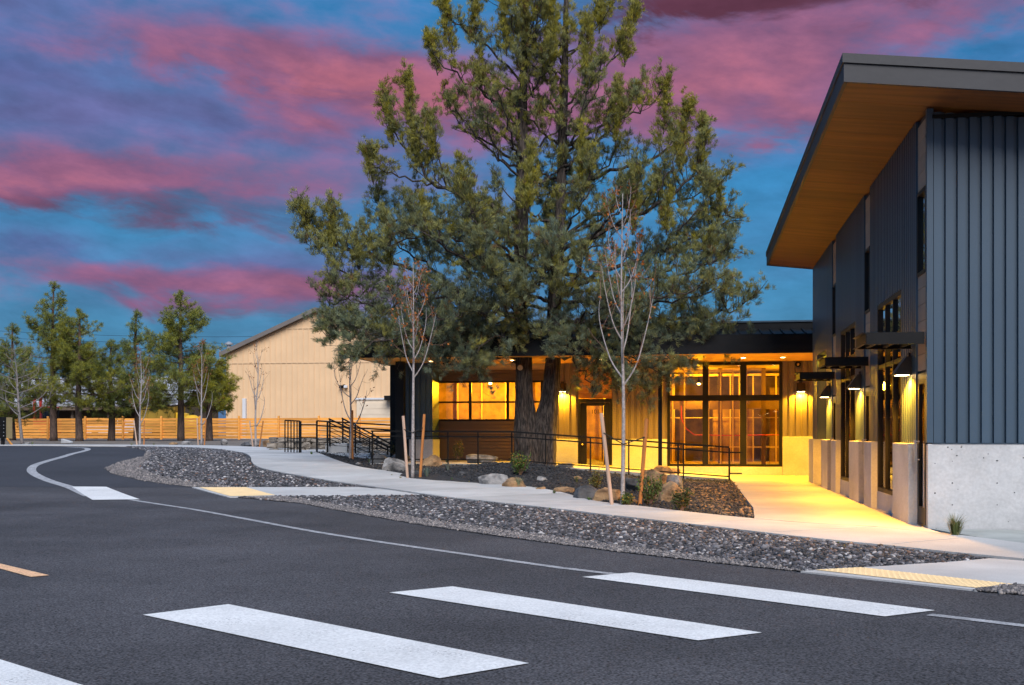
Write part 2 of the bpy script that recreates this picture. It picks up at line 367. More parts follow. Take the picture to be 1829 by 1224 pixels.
def sheet(name, poly, fn, off, m, parent=None, step=1.0, skirt=0.0):
    bm = sheet_bm(poly, fn, off, step)
    if skirt:
        be = [e for e in bm.edges if len(e.link_faces) == 1]
        r = bmesh.ops.extrude_edge_only(bm, edges=be)
        for v in r['geom']:
            if isinstance(v, bmesh.types.BMVert): v.co.z -= skirt
        bmesh.ops.recalc_face_normals(bm, faces=bm.faces[:])
    o = finish(bm, name, m, parent)
    if parent is None: o['kind'] = 'structure'
    return o
def PX(lst, fn=g): return [gp(x, y, fn) for x, y in lst]
def lines(a, b, fine0, fine1, s):
    k = list(np.arange(fine0, fine1 + .01, s)); return [a, a * .4] + k + [b * .4, b]
def build_ground():
    xs = [-900, -400, -200, -110] + list(np.arange(-70, 40.1, 2.0)) + [80, 200, 400, 900]
    ys = [-200, -80, -30] + list(np.arange(-6, 120.1, 2.0)) + [180, 300, 600, 1500]
    V = [(x, y, g(x, y) - .035) for y in ys for x in xs]; n = len(xs)
    F = [(j * n + i, j * n + i + 1, (j + 1) * n + i + 1, (j + 1) * n + i) for j in range(len(ys) - 1) for i in range(n - 1)]
    o = link(bpy.data.objects.new('ground', np_mesh('ground', V, F, MT['dirt']))); o['kind'] = 'structure'
build_ground()
# road
e1, e2 = gp(1440, 1024), gp(1829, 1064); dr = (e2 - e1).normalized()
road_poly = [tuple(e2 + dr * 30), tuple(e2)] + [tuple(p) for p in PX([(1829, 1030), (1765, 1003), (1500, 974), (1200, 940), (1000, 916), (900, 904), (800, 892), (690, 877), (600, 864),
            (500, 846), (464, 838), (452, 829), (447, 817), (422, 808.5), (370, 802.5), (310, 800), (220, 798), (110, 797), (0, 796.3), (-400, 796)])] + [(-90, 40), (-90, -25), (70, -25)]
road = sheet('road', road_poly, g, 0.0, MT['asphalt'], step=1.0)
sheet('asphalt_overlay', [tuple(p) for p in PX([(-500, 870), (0, 870), (345, 871), (300, 866), (250, 858.5), (200, 846.5), (188, 837), (213, 826.5), (258, 816), (263, 807), (245, 801.5), (200, 798.6), (110, 797.6), (0, 797), (-380, 796.6)])], g, .004, MT['asphalt_new'], road)
def stripe(name, quad, m, off=.008): return sheet(name, [tuple(p) for p in PX(quad)], g, off, m, road)
stripe('crosswalk_stripe', [(255, 1100), (408, 1081), (945, 1187), (785, 1214)], MT['paint'])
stripe('crosswalk_stripe', [(695, 1060), (808, 1049), (1361, 1132), (1247, 1146)], MT['paint'])
stripe('crosswalk_stripe', [(1040, 1032), (1128, 1024), (1400, 1057), (1560, 1078), (1670, 1092), (1580, 1103)], MT['paint'])
stripe('crosswalk_stripe', [(-480, 1145), (-250, 1115), (0, 1180), (140, 1224), (420, 1310), (200, 1350)], MT['paint'])
stripe('crosswalk_stripe', [(128, 870), (190, 870.5), (250, 893), (165, 894)], MT['paint'], .012)
stripe('center_dash', [(-260, 957), (-250, 950), (0, 1008), (88, 1029), (55, 1032), (0, 1017)], MT['paint_yellow'])
def ribbon(pts, w):
    a, b = [], []
    for i, p in enumerate(pts):
        t = (pts[min(i + 1, len(pts) - 1)] - pts[max(i - 1, 0)]); t.z = 0; t.normalize(); n = Vector((-t.y, t.x, 0)) * (w / 2)
        a.append(p + n); b.append(p - n)
    return a, b
def strip_line(name, px, w, m, off):
    P0 = PX(px); P = []
    for i in range(len(P0) - 1):
        q0 = P0[max(i - 1, 0)]; q1 = P0[i]; q2 = P0[i + 1]; q3 = P0[min(i + 2, len(P0) - 1)]
        n = max(2, int((q2 - q1).length / .6))
        for k in range(n):
            t = k / n
            P.append(.5 * ((2 * q1) + (q2 - q0) * t + (2 * q0 - 5 * q1 + 4 * q2 - q3) * t * t + (3 * q1 - q0 - 3 * q2 + q3) * t ** 3))
    P.append(P0[-1]); a, b = ribbon(P, w); n = len(P)
    V = [(p.x, p.y, g(p.x, p.y) + off) for p in a + b]; F = [(n + i, n + i + 1, i + 1, i) for i in range(n - 1)]
    return link(bpy.data.objects.new(name, np_mesh(name, V, F, m)), road)
strip_line('edge_line', [(2100, 1152), (1829, 1119), (1660, 1099)], .11, MT['paint_worn'], .006)
strip_line('edge_line', [(1110, 1027.5), (1000, 1015), (850, 993.5), (700, 972), (560, 950), (420, 924), (330, 908), (232, 893)], .11, MT['paint_worn'], .006)
strip_line('edge_line', [(160, 887), (125, 871), (92, 861), (66, 850), (56, 841), (62, 832), (85, 824), (117, 815), (147, 807), (157, 803.2), (150, 800.6), (120, 799)], .24, MT['paint_worn'], .010)
# sidewalk slabs
sw = bpy.data.objects.new('sidewalk', None); link(sw, None, gp(1200, 930)); sw['kind'] = 'structure'
ST = [((2250, 1030), (2250, 1062)), ((2000, 997), (2000, 1026)), ((1829, 975), (1829, 1003)), ((1700, 958), (1765, 998)), ((1560, 944), (1600, 980)), ((1440, 938), (1480, 968)), ((1350, 930), (1390, 958)), ((1245, 919), (1290, 946)),
      ((1145, 907), (1180, 933)), ((1060, 897), (1080, 922)), ((1000, 881), (1000, 912)), ((940, 871), (900, 901)), ((880, 867), (800, 890)), ((833, 862), (690, 874.5)), ((745, 852), (600, 862)), ((690, 843), (540, 852)),
      ((640, 835), (490, 843)), ((600, 823), (462, 836)), ((575, 813), (450, 827)), ((548, 806), (445, 815)), ((505, 802), (420, 807.5)), ((460, 799.5), (370, 801.6)), ((400, 797.2), (310, 799.2)), ((300, 795.7), (220, 797.4)), ((180, 795.2), (110, 796.6)), ((20, 794.6), (-60, 796))]
def build_sidewalk():
    F = [gp(*a) for a, b in ST]; Nn = [gp(*b) for a, b in ST]
    def cr(P, i, t):
        q0, q1, q2, q3 = P[max(i - 1, 0)], P[i], P[i + 1], P[min(i + 2, len(P) - 1)]
        return .5 * ((2 * q1) + (q2 - q0) * t + (2 * q0 - 5 * q1 + 4 * q2 - q3) * t * t + (3 * q1 - q0 - 3 * q2 + q3) * t ** 3)
    far, near, cum = [], [], [0.0]
    for i in range(len(ST) - 1):
        for k in range(10):
            far.append(cr(F, i, k / 10)); near.append(cr(Nn, i, k / 10))
    far.append(F[-1]); near.append(Nn[-1])
    fine = []
    for i in range(len(near) - 1): fine += [near[i].lerp(near[i + 1], k / 6) for k in range(6)]
    fine.append(near[-1]); last = 0; nn = []
    for f_ in far:
        hi = min(len(fine), last + 60); j = min(range(last, hi), key=lambda q: (fine[q] - f_).length); last = j; nn.append(fine[j])
    near = nn
    for i in range(1, len(far)): cum.append(cum[-1] + ((far[i] + near[i]) / 2 - (far[i - 1] + near[i - 1]) / 2).length)
    def ev(P, s):
        for i in range(1, len(cum)):
            if cum[i] >= s:
                t = (s - cum[i - 1]) / max(1e-6, cum[i] - cum[i - 1]); return P[i - 1].lerp(P[i], t)
        return P[-1]
    s = 0.0; L = 1.83
    while s < cum[-1] - .3:
        s2 = min(s + L, cum[-1]); ss_ = np.linspace(s + .013, s2 - .013, 5)
        poly = [ev(far, q) for q in ss_] + [ev(near, q) for q in ss_[::-1]]
        o = sheet('slab', [tuple(p) for p in poly], g, .032, MT['sidewalk'], sw, step=1.5, skirt=.12); s = s2
build_sidewalk()
# curb ramps with tactile pads
def curb_ramp(polys, pad, strip=None):
    root = bpy.data.objects.new('curb_ramp', None); link(root, None, gp(*pad[0])); root['kind'] = 'structure'
    for p in polys: sheet('ramp_slab', [tuple(q) for q in PX(p)], g, .016, MT['sidewalk'], root, step=1.5, skirt=.12)
    c = PX(pad); tp = sheet('tactile_paving', [tuple(q) for q in c], g, .021, MT['tactile'], root, step=.6)
    a, b, cc, d = c; nu = int((b - a).length / .062); nv = int((d - a).length / .062); mb = MB()
    for i in range(nu):
        for j in range(nv):
            u, v = (i + .5) / nu, (j + .5) / nv; p = a.lerp(b, u).lerp(d.lerp(cc, u), v); z = g(p.x, p.y) + .021
            mb.lathe([(.014, 0), (.009, .005)], (p.x, p.y, z), 5)
    o = mb.build('tactile_dome', MT['tactile'], tp); o['kind'] = 'stuff'
curb_ramp([[(1430, 1023), (1490, 1017.5), (1560, 1015), (1700, 1006), (1768, 1000), (1829, 1004.5), (1960, 1022), (1960, 1058), (1829, 1047), (1815, 1048), (1745, 1057), (1600, 1041)]],
          [(1456, 1021.5), (1537, 1017), (1811, 1047.5), (1743, 1054)])
curb_ramp([[(343, 871.5), (640, 871), (692, 876), (800, 891.5), (755, 885.5), (600, 887), (410, 889.5)]],
          [(356, 872), (440, 872), (492, 886.3), (412, 888.3)])
# walkway by the building, apron, entrance ramp
wk = bpy.data.objects.new('walkway', None); link(wk, None, (2, 24, 0)); wk['kind'] = 'structure'
def walk_edge():
    P = [gp(*a) for a, b in ST[2:8]]
    return P
WE = [gp(1350, 930), gp(1440, 938), gp(1560, 944), gp(1700, 958)]
yy = [20.2, 23.2, 26.2, 29.2, 32.2, 36.02]
sheet('slab', [(WE[0].x - .02, WE[0].y + .03), (WE[1].x, WE[1].y + .03), (WE[2].x, WE[2].y + .03), (WE[3].x - .1, WE[3].y + .03), (3.15, 16.2), (3.15, yy[0] - .006), (1.0, yy[0] - .006)], lambda x, y: 0, .034, MT['walkway'], wk, skirt=.12)
for i in range(5): sheet('slab', [(1.0, yy[i] + .006), (5.5 if i == 4 else 3.6, yy[i] + .006), (5.5 if i == 4 else 3.6, yy[i + 1] - .006), (1.0, yy[i + 1] - .006)], lambda x, y: 0, .034, MT['walkway'], wk, step=3, skirt=.12)
ap = sheet('apron', [(3.2, 16.2), (WE[3].x + .06, WE[3].y + .1), tuple(gp(1829, 976))[:2], tuple(gp(2000, 999))[:2], (12, 16.2)], lambda x, y: 0, .03, MT['apron'], skirt=.1)
def ramp_z(x): return .055 + .40 * min(1, max(0, (.95 - x) / 6.0))
def build_entrance():
    mb = MB(); pr = [(.95, .0), (.95, ramp_z(.95)), (-5.05, ramp_z(-5.05)), (-9.6, ramp_z(-9.6)), (-9.6, -.1), (.95, -.1)]
    mb.prism([(x, 32.35, z) for x, z in pr[1:]], (0, 3.66, 0))
    o = mb.build('entrance_ramp', MT['walkway']); o['kind'] = 'structure'
build_entrance()
# beds
def pip(poly, X, Y):
    c = np.zeros(len(X), bool); j = len(poly) - 1
    for i in range(len(poly)):
        xi, yi = poly[i][0], poly[i][1]; xj, yj = poly[j][0], poly[j][1]
        k = ((yi > Y) != (yj > Y)) & (X < (xj - xi) * (Y - yi) / ((yj - yi) + 1e-12) + xi); c ^= k; j = i
    return c
ICO = None
def ico(sub):
    bm = bmesh.new(); bmesh.ops.create_icosphere(bm, subdivisions=sub, radius=1.0)
    V = np.array([v.co[:] for v in bm.verts]); F = np.array([[v.index for v in f.verts] for f in bm.faces]); bm.free(); return V, F
def scatter_rocks(name, poly, count, smin, smax, fn, off, pal, sub=1, flat=.62, keep=None, parent=None, bias=1.8):
    xs = [p[0] for p in poly]; ys = [p[1] for p in poly]; out = []
    got = 0; XY = []
    while got < count:
        X = rng.uniform(min(xs), max(xs), count * 3); Y = rng.uniform(min(ys), max(ys), count * 3); k = pip(poly, X, Y)
        if keep is not None: k &= keep(X, Y)
        XY.append(np.stack([X[k], Y[k]], 1)); got += int(k.sum())
    XY = np.concatenate(XY)[:count] + rng.normal(0, .02, (count, 2))
    V0, F0 = ico(sub); nv = len(V0)
    variants = []
    for k in range(10):
        d = V0 * (1 + .30 * np.sin(V0 @ rng.normal(0, 1.9, (3, 1)) + rng.uniform(0, 6)) + .08 * rng.normal(size=(nv, 1))); variants.append(d)
    variants = np.array(variants)
    vi = rng.integers(0, 10, count); S = smin + (smax - smin) * rng.random(count) ** bias
    D = depth_of(XY[:, 0], XY[:, 1])
    sc = np.stack([S * rng.uniform(.75, 1.25, count), S * rng.uniform(.75, 1.25, count), S * flat * rng.uniform(.7, 1.3, count)], 1)
    a = rng.uniform(0, 6.28, count); ca, sa = np.cos(a), np.sin(a); tl = rng.normal(0, .35, count)
    P = variants[vi] * sc[:, None, :]
    z = P[:, :, 2] * np.cos(tl)[:, None] + P[:, :, 0] * np.sin(tl)[:, None]; x = P[:, :, 0] * np.cos(tl)[:, None] - P[:, :, 2] * np.sin(tl)[:, None]; y = P[:, :, 1]
    X = x * ca[:, None] - y * sa[:, None] + XY[:, 0:1]; Y = x * sa[:, None] + y * ca[:, None] + XY[:, 1:2]
    Z0 = np.array([fn(p[0], p[1]) for p in XY]) + off + S * flat * rng.uniform(.15, .75, count)
    V = np.stack([X, Y, z + Z0[:, None]], 2).reshape(-1, 3); F = (F0[None] + (np.arange(count) * nv)[:, None, None]).reshape(-1, 3)
    pal = np.array(pal); pc = pal[rng.integers(0, len(pal), count)] * rng.uniform(.7, 1.3, (count, 1)); C = np.repeat(pc, nv, axis=0)
    o = link(bpy.data.objects.new(name, np_mesh(name, V, F, MT['rocks'], C)), parent); o['kind'] = 'stuff'; return o
ROCKPAL = [(.060, .059, .067)] * 9 + [(.032, .033, .038)] * 8 + [(.115, .110, .122)] * 8 + [(.21, .20, .212)] * 4 + [(.44, .42, .42)] * 2 + [(.20, .12, .09)]
FINEPAL = [(.16, .145, .145)] * 4 + [(.25, .225, .22)] * 3 + [(.09, .085, .09)] * 4 + [(.34, .30, .28)] * 2
MULPAL = [(.020, .020, .023)] * 7 + [(.036, .036, .040)] * 4 + [(.07, .065, .065)]
A_up = [(225, 798.5), (330, 800.5), (395, 804.5), (432, 812), (443, 821), (448, 831), (464, 840), (500, 848), (560, 858), (600, 865), (645, 870.6)]
A_lo = [(345, 871), (300, 866), (250, 858.5), (200, 846.5), (188, 837), (213, 826.5), (258, 816), (263, 807), (245, 801.5)]
polyA = [tuple(p) for p in PX(A_up + A_lo)]
B_up = [(505, 887.5), (600, 887.5), (757, 886), (800, 892), (900, 903), (1000, 914), (1080, 924), (1180, 935), (1290, 948), (1390, 960), (1480, 970), (1600, 982), (1764, 1000)]
B_lo = [(1690, 1007), (1600, 1012), (1530, 1016.5), (1440, 1023), (1300, 1009), (1100, 986), (900, 960), (750, 938), (620, 915), (540, 900), (425, 889.5)]
polyB = [tuple(p) for p in PX(B_up + B_lo)]
A_upx = [(225, 797.6), (330, 798.6), (400, 801), (450, 808), (470, 820), (475, 830), (485, 837), (520, 845), (580, 855), (640, 864), (690, 872)]
B_upx = [(505, 884), (600, 883), (757, 880), (850, 886), (960, 897), (1060, 910), (1150, 922), (1250, 933), (1350, 945), (1450, 955), (1560, 967), (1680, 981), (1790, 996)]
polyAx = [tuple(p) for p in PX(A_upx + A_lo)]; polyBx = [tuple(p) for p in PX(B_upx + B_lo)]
rbA = sheet('rock_bed', polyAx, g, .009, MT['bedbase'], step=1.5); rbB = sheet('rock_bed', polyBx, g, .009, MT['bedbase'], step=1.0)
fineB = [tuple(p) for p in PX([(430, 889), (505, 888), (560, 896), (650, 911), (800, 935), (1000, 962), (1200, 989), (1395, 1014), (1440, 1023), (1300, 1009), (1100, 986), (900, 960), (750, 938), (620, 915), (540, 900)])]
fineA = [tuple(p) for p in PX([(345, 871), (300, 866), (250, 858.5), (200, 846.5), (188, 837), (213, 826.5), (258, 816), (263, 807), (275, 812), (262, 825), (250, 836), (280, 850), (330, 860), (420, 871.3)])]
def notin(poly): return lambda X, Y: ~pip(poly, X, Y)
sheet('gravel_shoulder', fineB, g, .013, MT['finegravel']); sheet('gravel_shoulder', fineA, g, .013, MT['finegravel'])
tag(scatter_rocks('river_rocks', polyB, 34000, .010, .038, g, .009, ROCKPAL, 1, bias=2.6, keep=notin(fineB)), 'loose dark grey river rocks filling the long bed between sidewalk and road', 'rocks')
tag(scatter_rocks('river_rocks', polyA, 36000, .014, .052, g, .009, ROCKPAL, 1, bias=2.4, keep=notin(fineA)), 'dark river rocks covering the curved island at the road bend', 'rocks')
tag(scatter_rocks('gravel', fineB, 16000, .007, .018, g, .010, FINEPAL, 1, flat=.8), 'fine pinkish grey gravel edging the road in front of the rock bed', 'gravel')
tag(scatter_rocks('gravel', fineA, 9000, .010, .026, g, .010, FINEPAL, 1, flat=.8), 'fine grey gravel at the rounded tip of the road island', 'gravel')
fineC = [tuple(p) for p in PX([(1745, 1057), (1811, 1048.5), (1960, 1060), (1960, 1080), (1829, 1064)])]
sheet('gravel_shoulder', fineC, g, .013, MT['finegravel'], step=.7)
tag(scatter_rocks('gravel', fineC, 2500, .008, .024, g, .010, FINEPAL, 1, flat=.8), 'small patch of grey gravel below the right yellow tactile pad', 'gravel')
bed_poly = [tuple(p) for p in PX([(1347, 929), (1245, 918.4), (1145, 906.4), (1060, 896.3), (1000, 880.4), (940, 870.4), (880, 866.4), (833, 861.4), (745, 851.4), (690, 842.5), (640, 834.5), (600, 822.5), (575, 812.5), (560, 809)])] + \
           [tuple(gp(600, 806))[:2], tuple(gp(660, 808))[:2], (-9.6, 33.6), (-9.6, 32.3), (.98, 32.3)]
bed_polyx = [tuple(p) for p in PX([(1347, 934), (1245, 924), (1145, 913), (1060, 904), (1000, 889), (920, 878), (860, 873), (790, 867), (715, 857), (660, 849), (610, 840), (570, 828), (545, 818), (540, 811)])] + bed_poly[14:]
pb = sheet('planting_bed', bed_polyx, gbed, .014, MT['mulch'], step=.7)
tag(scatter_rocks('lava_gravel', bed_poly, 20000, .010, .036, gbed, .014, MULPAL, 1, flat=.8), 'black lava gravel mulch covering the planting bed around the juniper', 'mulch')
warm_poly = [tuple(p) for p in PX([(1347, 928), (1312, 864), (1225, 862), (1215, 885), (1230, 905), (1270, 918)])]
tag(scatter_rocks('bark_litter', warm_poly, 1500, .015, .05, gbed, .016, [(.10, .075, .06), (.06, .055, .055), (.22, .13, .07), (.30, .19, .11), (.14, .10, .08)], 1, flat=.6), 'brown pebbles and leaf litter at the bed corner beside the walkway', 'litter')
# far dirt strip between road and fence gets loose stones
# ------------------------------------------------------------------ panel walls
def rib_panel_mesh(name, w, h, m, axis, sgn, rib=.035, rw=None):
    """one metal panel: pan plus a standing rib at its start. axis 'x' wall runs along x, outward = sgn along y; axis 'y' runs along y, outward = sgn along x"""
    g0 = .001; rw = w * .70; pr = [(g0, 0), (g0 + .006, rib), (g0 + rw - .006, rib), (g0 + rw, 0), (w - g0, 0), (w - g0, -.02), (g0, -.02)]
    mb = MB()
    pts = [((a, sgn * b, 0) if axis == 'x' else (sgn * b, a, 0)) for a, b in pr]
    mb.prism(pts, (0, 0, h)); me = mb.mesh(name, m)
    bm = bmesh.new(); bm.from_mesh(me); bmesh.ops.recalc_face_normals(bm, faces=bm.faces[:]); bm.to_mesh(me); bm.free(); return me
PCACHE = {}
def panels(parent, axis, a0, a1, z0, z1, plane, sgn, m, pitch=.158, rib=.035):
    n = max(1, round((a1 - a0) / pitch)); w = (a1 - a0) / n
    for i in range(n):
        s = a0 + i * w; zt = z1(s + w / 2) if callable(z1) else z1
        key = (round(w, 4), round(zt - z0, 3), m.name, axis, sgn, rib)
        if key not in PCACHE: PCACHE[key] = rib_panel_mesh('wall_panel', w, zt - z0, m, axis, sgn, rib)
        inst('wall_panel', PCACHE[key], parent, (s, plane, z0) if axis == 'x' else (plane, s, z0))
# ------------------------------------------------------------------ main building
MX = 3.166; MY = 16.23; SOF = 5.86; SL = .11; XO = 1.93; YF = 15.32; YE = 31.75
def sof_z(x): return SOF + SL * (MX - x)
mbld = thing('shop_building', 'tall blue-grey ribbed metal building with deep wood soffit at the right', 'building', (MX, MY, 0))
def concrete_wall(name, a, b, parent): return MB().box(a, b).build(name, MT['wallconc'], parent, bevel=.012)
# end wall
cw = concrete_wall('concrete_base', (MX, MY, -.05), (13.0, MY + .3, 1.2), mbld)
pm = MB().lathe([(.012, 0), (.010, .004)], (0, 0, 0), 8)
pme = pm.mesh('concrete_pit', MT['pit'])
for px_, py_ in [(1700, 803), (1709, 814), (1717, 799), (1718, 797), (1670, 828), (1701, 824), (1709, 814), (1765, 811), (1781, 823), (1781, 863), (1701, 863), (1670, 881), (1711, 874), (1701, 902), (1781, 902), (1693, 799), (1757, 818), (1801, 932), (1672, 945), (1828, 818), (1812, 880)]:
    r = (px_ - CX) / FPX; d = MY / (CS + SN * r); z = EYE - (py_ - HY) / FPX * d
    o = inst('pit', pme, cw, (d * (r * CS - SN), MY - .0005, z)); o.rotation_euler = (R(90), 0, 0); s = random.uniform(.5, 1.1); o.scale = (s * random.uniform(.8, 1.6), s, s)
MB().box((MX + .06, MY + .08, 1.2), (13.0, MY + .28, SOF - 1.1)).build('wall', MT['shedwall'], mbld)
panels(mbld, 'x', MX + .075, MX + .075 + .158 * 34, 1.215, lambda x: sof_z(x) - .05, MY + .055, -1, MT['blue'], rib=.05)
MB().box((MX - .012, MY - .01, 1.215), (MX + .072, MY + .085, SOF - .02)).build('corner_trim', MT['blue'], mbld)
MB().box((MX + .06, MY - .012, 1.203), (13, MY + .02, 1.213)).build('base_flashing', MT['blue'], mbld)
MB().box((MX + .06, MY - .02, SOF - .16), (13.0, MY + .06, SOF - .11)).build('shadow_gap_strip', MT['black'], mbld)  # black strip added in place of the shadow gap under the soffit
# roof
def roof_prism(x0, x1, y0, y1, zb, zt):   # follows the roof slope, offsets from soffit plane
    return MB().prism([(x0, y0, sof_z(x0) + zb), (x1, y0, sof_z(x1) + zb), (x1, y0, sof_z(x1) + zt), (x0, y0, sof_z(x0) + zt)], (0, y1 - y0, 0))
roof_prism(XO + .06, 13, YF + .06, YE - .06, .03, .30).build('roof', MT['fascia'], mbld)
for a, b in ((XO + .0, 4.35), (4.354, 7.4), (7.404, 13)):
    roof_prism(a, b, YF, YF + .05, 0, .245).build('fascia_board', MT['fascia'], mbld)
    roof_prism(a - (.02 if a < 2 else 0), b, YF - .025, YF + .05, .249, .372).build('drip_edge', MT['fascia'], mbld)
for a, b in ((YF + .052, 20.2), (20.204, 25.8), (25.804, YE)):
    roof_prism(XO, XO + .05, a, b, 0, .245).build('fascia_board', MT['fascia'], mbld)
    roof_prism(XO - .02, XO + .05, a, b, .249, .372).build('drip_edge', MT['fascia'], mbld)
roof_prism(XO + .055, 13, YE - .055, YE, 0, .3).build('fascia_board', MT['fascia'], mbld)
n = 20; ys_ = np.linspace(YF + .055, YE - .06, n + 1)
for i in range(n):
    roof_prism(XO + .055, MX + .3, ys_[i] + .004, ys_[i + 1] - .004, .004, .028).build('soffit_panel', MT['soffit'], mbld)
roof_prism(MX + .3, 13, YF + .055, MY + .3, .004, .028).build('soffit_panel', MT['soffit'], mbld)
# long wall, bays
SP = 5.07
def frame_rect(parent, y0, y1, z0, z1, x, ncol, rows, fw=.07, depth=.10, gm='glass'):
    """aluminium window group in the long wall; rows = z of horizontal bars"""
    wf = MB(); wf.box((x, y0, z0), (x + depth, y0 + fw, z1)); wf.box((x, y1 - fw, z0), (x + depth, y1, z1)); wf.box((x, y0 + fw, z0), (x + depth, y1 - fw, z0 + fw)); wf.box((x, y0 + fw, z1 - fw), (x + depth, y1 - fw, z1))
    o = wf.build('window_frame', MT['frame'], parent)
    zs = [z0 + fw] + [v for r in rows for v in (r - .035, r + .035)] + [z1 - fw]
    cw_ = (y1 - y0 - 2 * fw - (ncol - 1) * .06) / ncol
    for c in range(ncol - 1):
        ym = y0 + fw + (c + 1) * cw_ + c * .06; MB().box((x + .006, ym, z0 + fw), (x + depth - .006, ym + .06, z1 - fw)).build('mullion', MT['frame'], o)
    for c in range(ncol):
        ya = y0 + fw + c * (cw_ + .06)
        for r in range(0, len(zs), 2):
            MB().box((x + .045, ya - .01, zs[r] - .01), (x + .055, ya + cw_ + .01, zs[r + 1] + .01)).build('pane', MT['coated' if zs[r] > 2.95 else gm], o)
        for r in rows: MB().box((x + .012, ya, r - .035), (x + depth - .012, ya + cw_, r + .035)).build('transom_bar', MT['frame'], o)
    return o
def rib_seg(y0, y1, z0=1.2, z1=SOF - .01):
    MB().box((MX + .03, y0, z0), (MX + .22, y1, z1)).build('wall', MT['blue'], mbld)
    panels(mbld, 'y', y0, y1, z0 + .004, z1, MX + .004, -1, MT['blue'], pitch=.155, rib=.03)
def plinth(y0, y1): concrete_wall('concrete_base', (MX - .13, y0, -.05), (MX + .25, y1, 1.2), mbld)
for k in range(3):
    o = SP * k; sy0, sy1, wy0, wy1, by1 = 16.32 + o, 16.94 + o, 18.14 + o, 20.45 + o, 21.385 + o
    if k: pass
    # recessed strip: boards, clerestory window, boards, door
    RX = MX + .004
    bh = .235; z = 2.24; i = 0
    bme = MB().box((0, 0, 0), (.03, sy1 - sy0, bh - .008)).mesh('siding_board', MT['siding'])
    while z < SOF - .1:
        if not (3.55 < z + bh / 2 < 4.83): inst('siding_board', bme, mbld, (RX, sy0, z))
        z += bh
    MB().box((RX + .035, sy0, 2.2), (RX + .1, sy1, 3.56)).build('wall', MT['shedwall'], mbld)
    MB().box((RX + .035, sy0, 4.82), (RX + .1, sy1, SOF)).build('wall', MT['shedwall'], mbld)
    frame_rect(mbld, sy0 + .01, sy1 - .01, 3.60, 4.80, RX - .02, 1, [], fw=.05, gm='coated')
    # door in the strip
    dr_ = MB(); dr_.box((RX - .01, sy0 + .01, .06), (RX + .05, sy0 + .12, 2.2)); dr_.box((RX - .01, sy1 - .12, .06), (RX + .05, sy1 - .01, 2.2)); dr_.box((RX - .01, sy0 + .12, 2.05), (RX + .05, sy1 - .12, 2.2)); dr_.box((RX - .01, sy0 + .12, .06), (RX + .05, sy1 - .12, .30))
    do = dr_.build('door', MT['frame'], mbld); MB().box((RX + .015, sy0 + .11, .29), (RX + .025, sy1 - .11, 2.06)).build('pane', MT['glass'], do)
    MB().bar((RX - .07, sy1 - .16, .95), (RX - .07, sy1 - .16, 1.25), .03).bar((RX - .07, sy1 - .16, .97), (RX - .01, sy1 - .16, .97), .02).bar((RX - .07, sy1 - .16, 1.23), (RX - .01, sy1 - .16, 1.23), .02).build('handle', MT['steel'], do)
    rib_seg(sy1, wy0)
    plinth(sy1 - .0, wy0 + .12)
    last = k == 2
    if not last:
        frame_rect(mbld, wy0, wy1, .34, 3.58, MX - .02, 3, [2.50, 2.93])
        concrete_wall('concrete_base', (MX - .03, wy0 + .125, -.05), (MX + .25, wy1 - .005, .335), mbld)
        rib_seg(wy0, wy1, 3.585)
        rib_seg(wy1, by1 - .065); plinth(wy1, by1 - .065)
    else:
        rib_seg(wy0, 30.36, 3.4)
        MB().box((MX + .45, wy0, 0), (MX + .5, 30.36, 3.4)).build('door', MT['frame'], mbld)
        rib_seg(30.36, 31.5); plinth(30.36, 31.5)
    # steel canopy over the door
    cy0, cy1 = 16.30 + o, 17.26 + o; cz = 2.60
    if k == 0: cy0 = 16.27
    cp = MB()
    for yy0, yy1 in ((cy0, cy0 + .055), (cy1 - .055, cy1)):
        s_ = 1 if yy0 == cy0 else -1; yb = yy0 if s_ > 0 else yy1
        cp.box((2.36, min(yb, yb + s_ * .008), cz), (MX - .034, max(yb, yb + s_ * .008), cz + .15))
        cp.box((2.36, min(yb, yb + s_ * .055) , cz - .008), (MX - .034, max(yb, yb + s_ * .055), cz)); cp.box((2.36, min(yb, yb + s_ * .055), cz + .15), (MX - .034, max(yb, yb + s_ * .055), cz + .158))
    cn = cp.build('canopy', MT['black'], mbld)
    MB().prism([(2.36, cy0 + .01, cz), (2.36, cy0 + .01, cz + .15), (2.30, cy0 + .01, cz + .158), (2.30, cy0 + .01, cz + .15), (2.352, cy0 + .01, cz + .14), (2.352, cy0 + .01, cz + .008), (2.30, cy0 + .01, cz), (2.30, cy0 + .01, cz - .008)], (0, cy1 - cy0 - .02, 0)).build('canopy_edge_channel', MT['black'], cn)
    for q in (.18, .5, .82): MB().box((2.37 + (MX - 2.41) * q - .03, cy0 + .06, cz + .01), (2.37 + (MX - 2.41) * q + .03, cy1 - .06, cz + .07)).build('cross_rib', MT['black'], cn)
    MB().box((2.37, cy0 + .06, cz + .10), (MX - .04, cy1 - .06, cz + .115)).build('canopy_deck', MT['orangepanel'], cn)
MB().box((MX + .06, 31.42, 0), (13, 31.62, SOF)).build('wall', MT['shedwall'], mbld)
for yb_ in (21.32, 26.39):
    MB().box((MX + .06, yb_, 1.2), (MX + .24, yb_ + .065, SOF - .01)).build('corner_trim', MT['blue'], mbld)
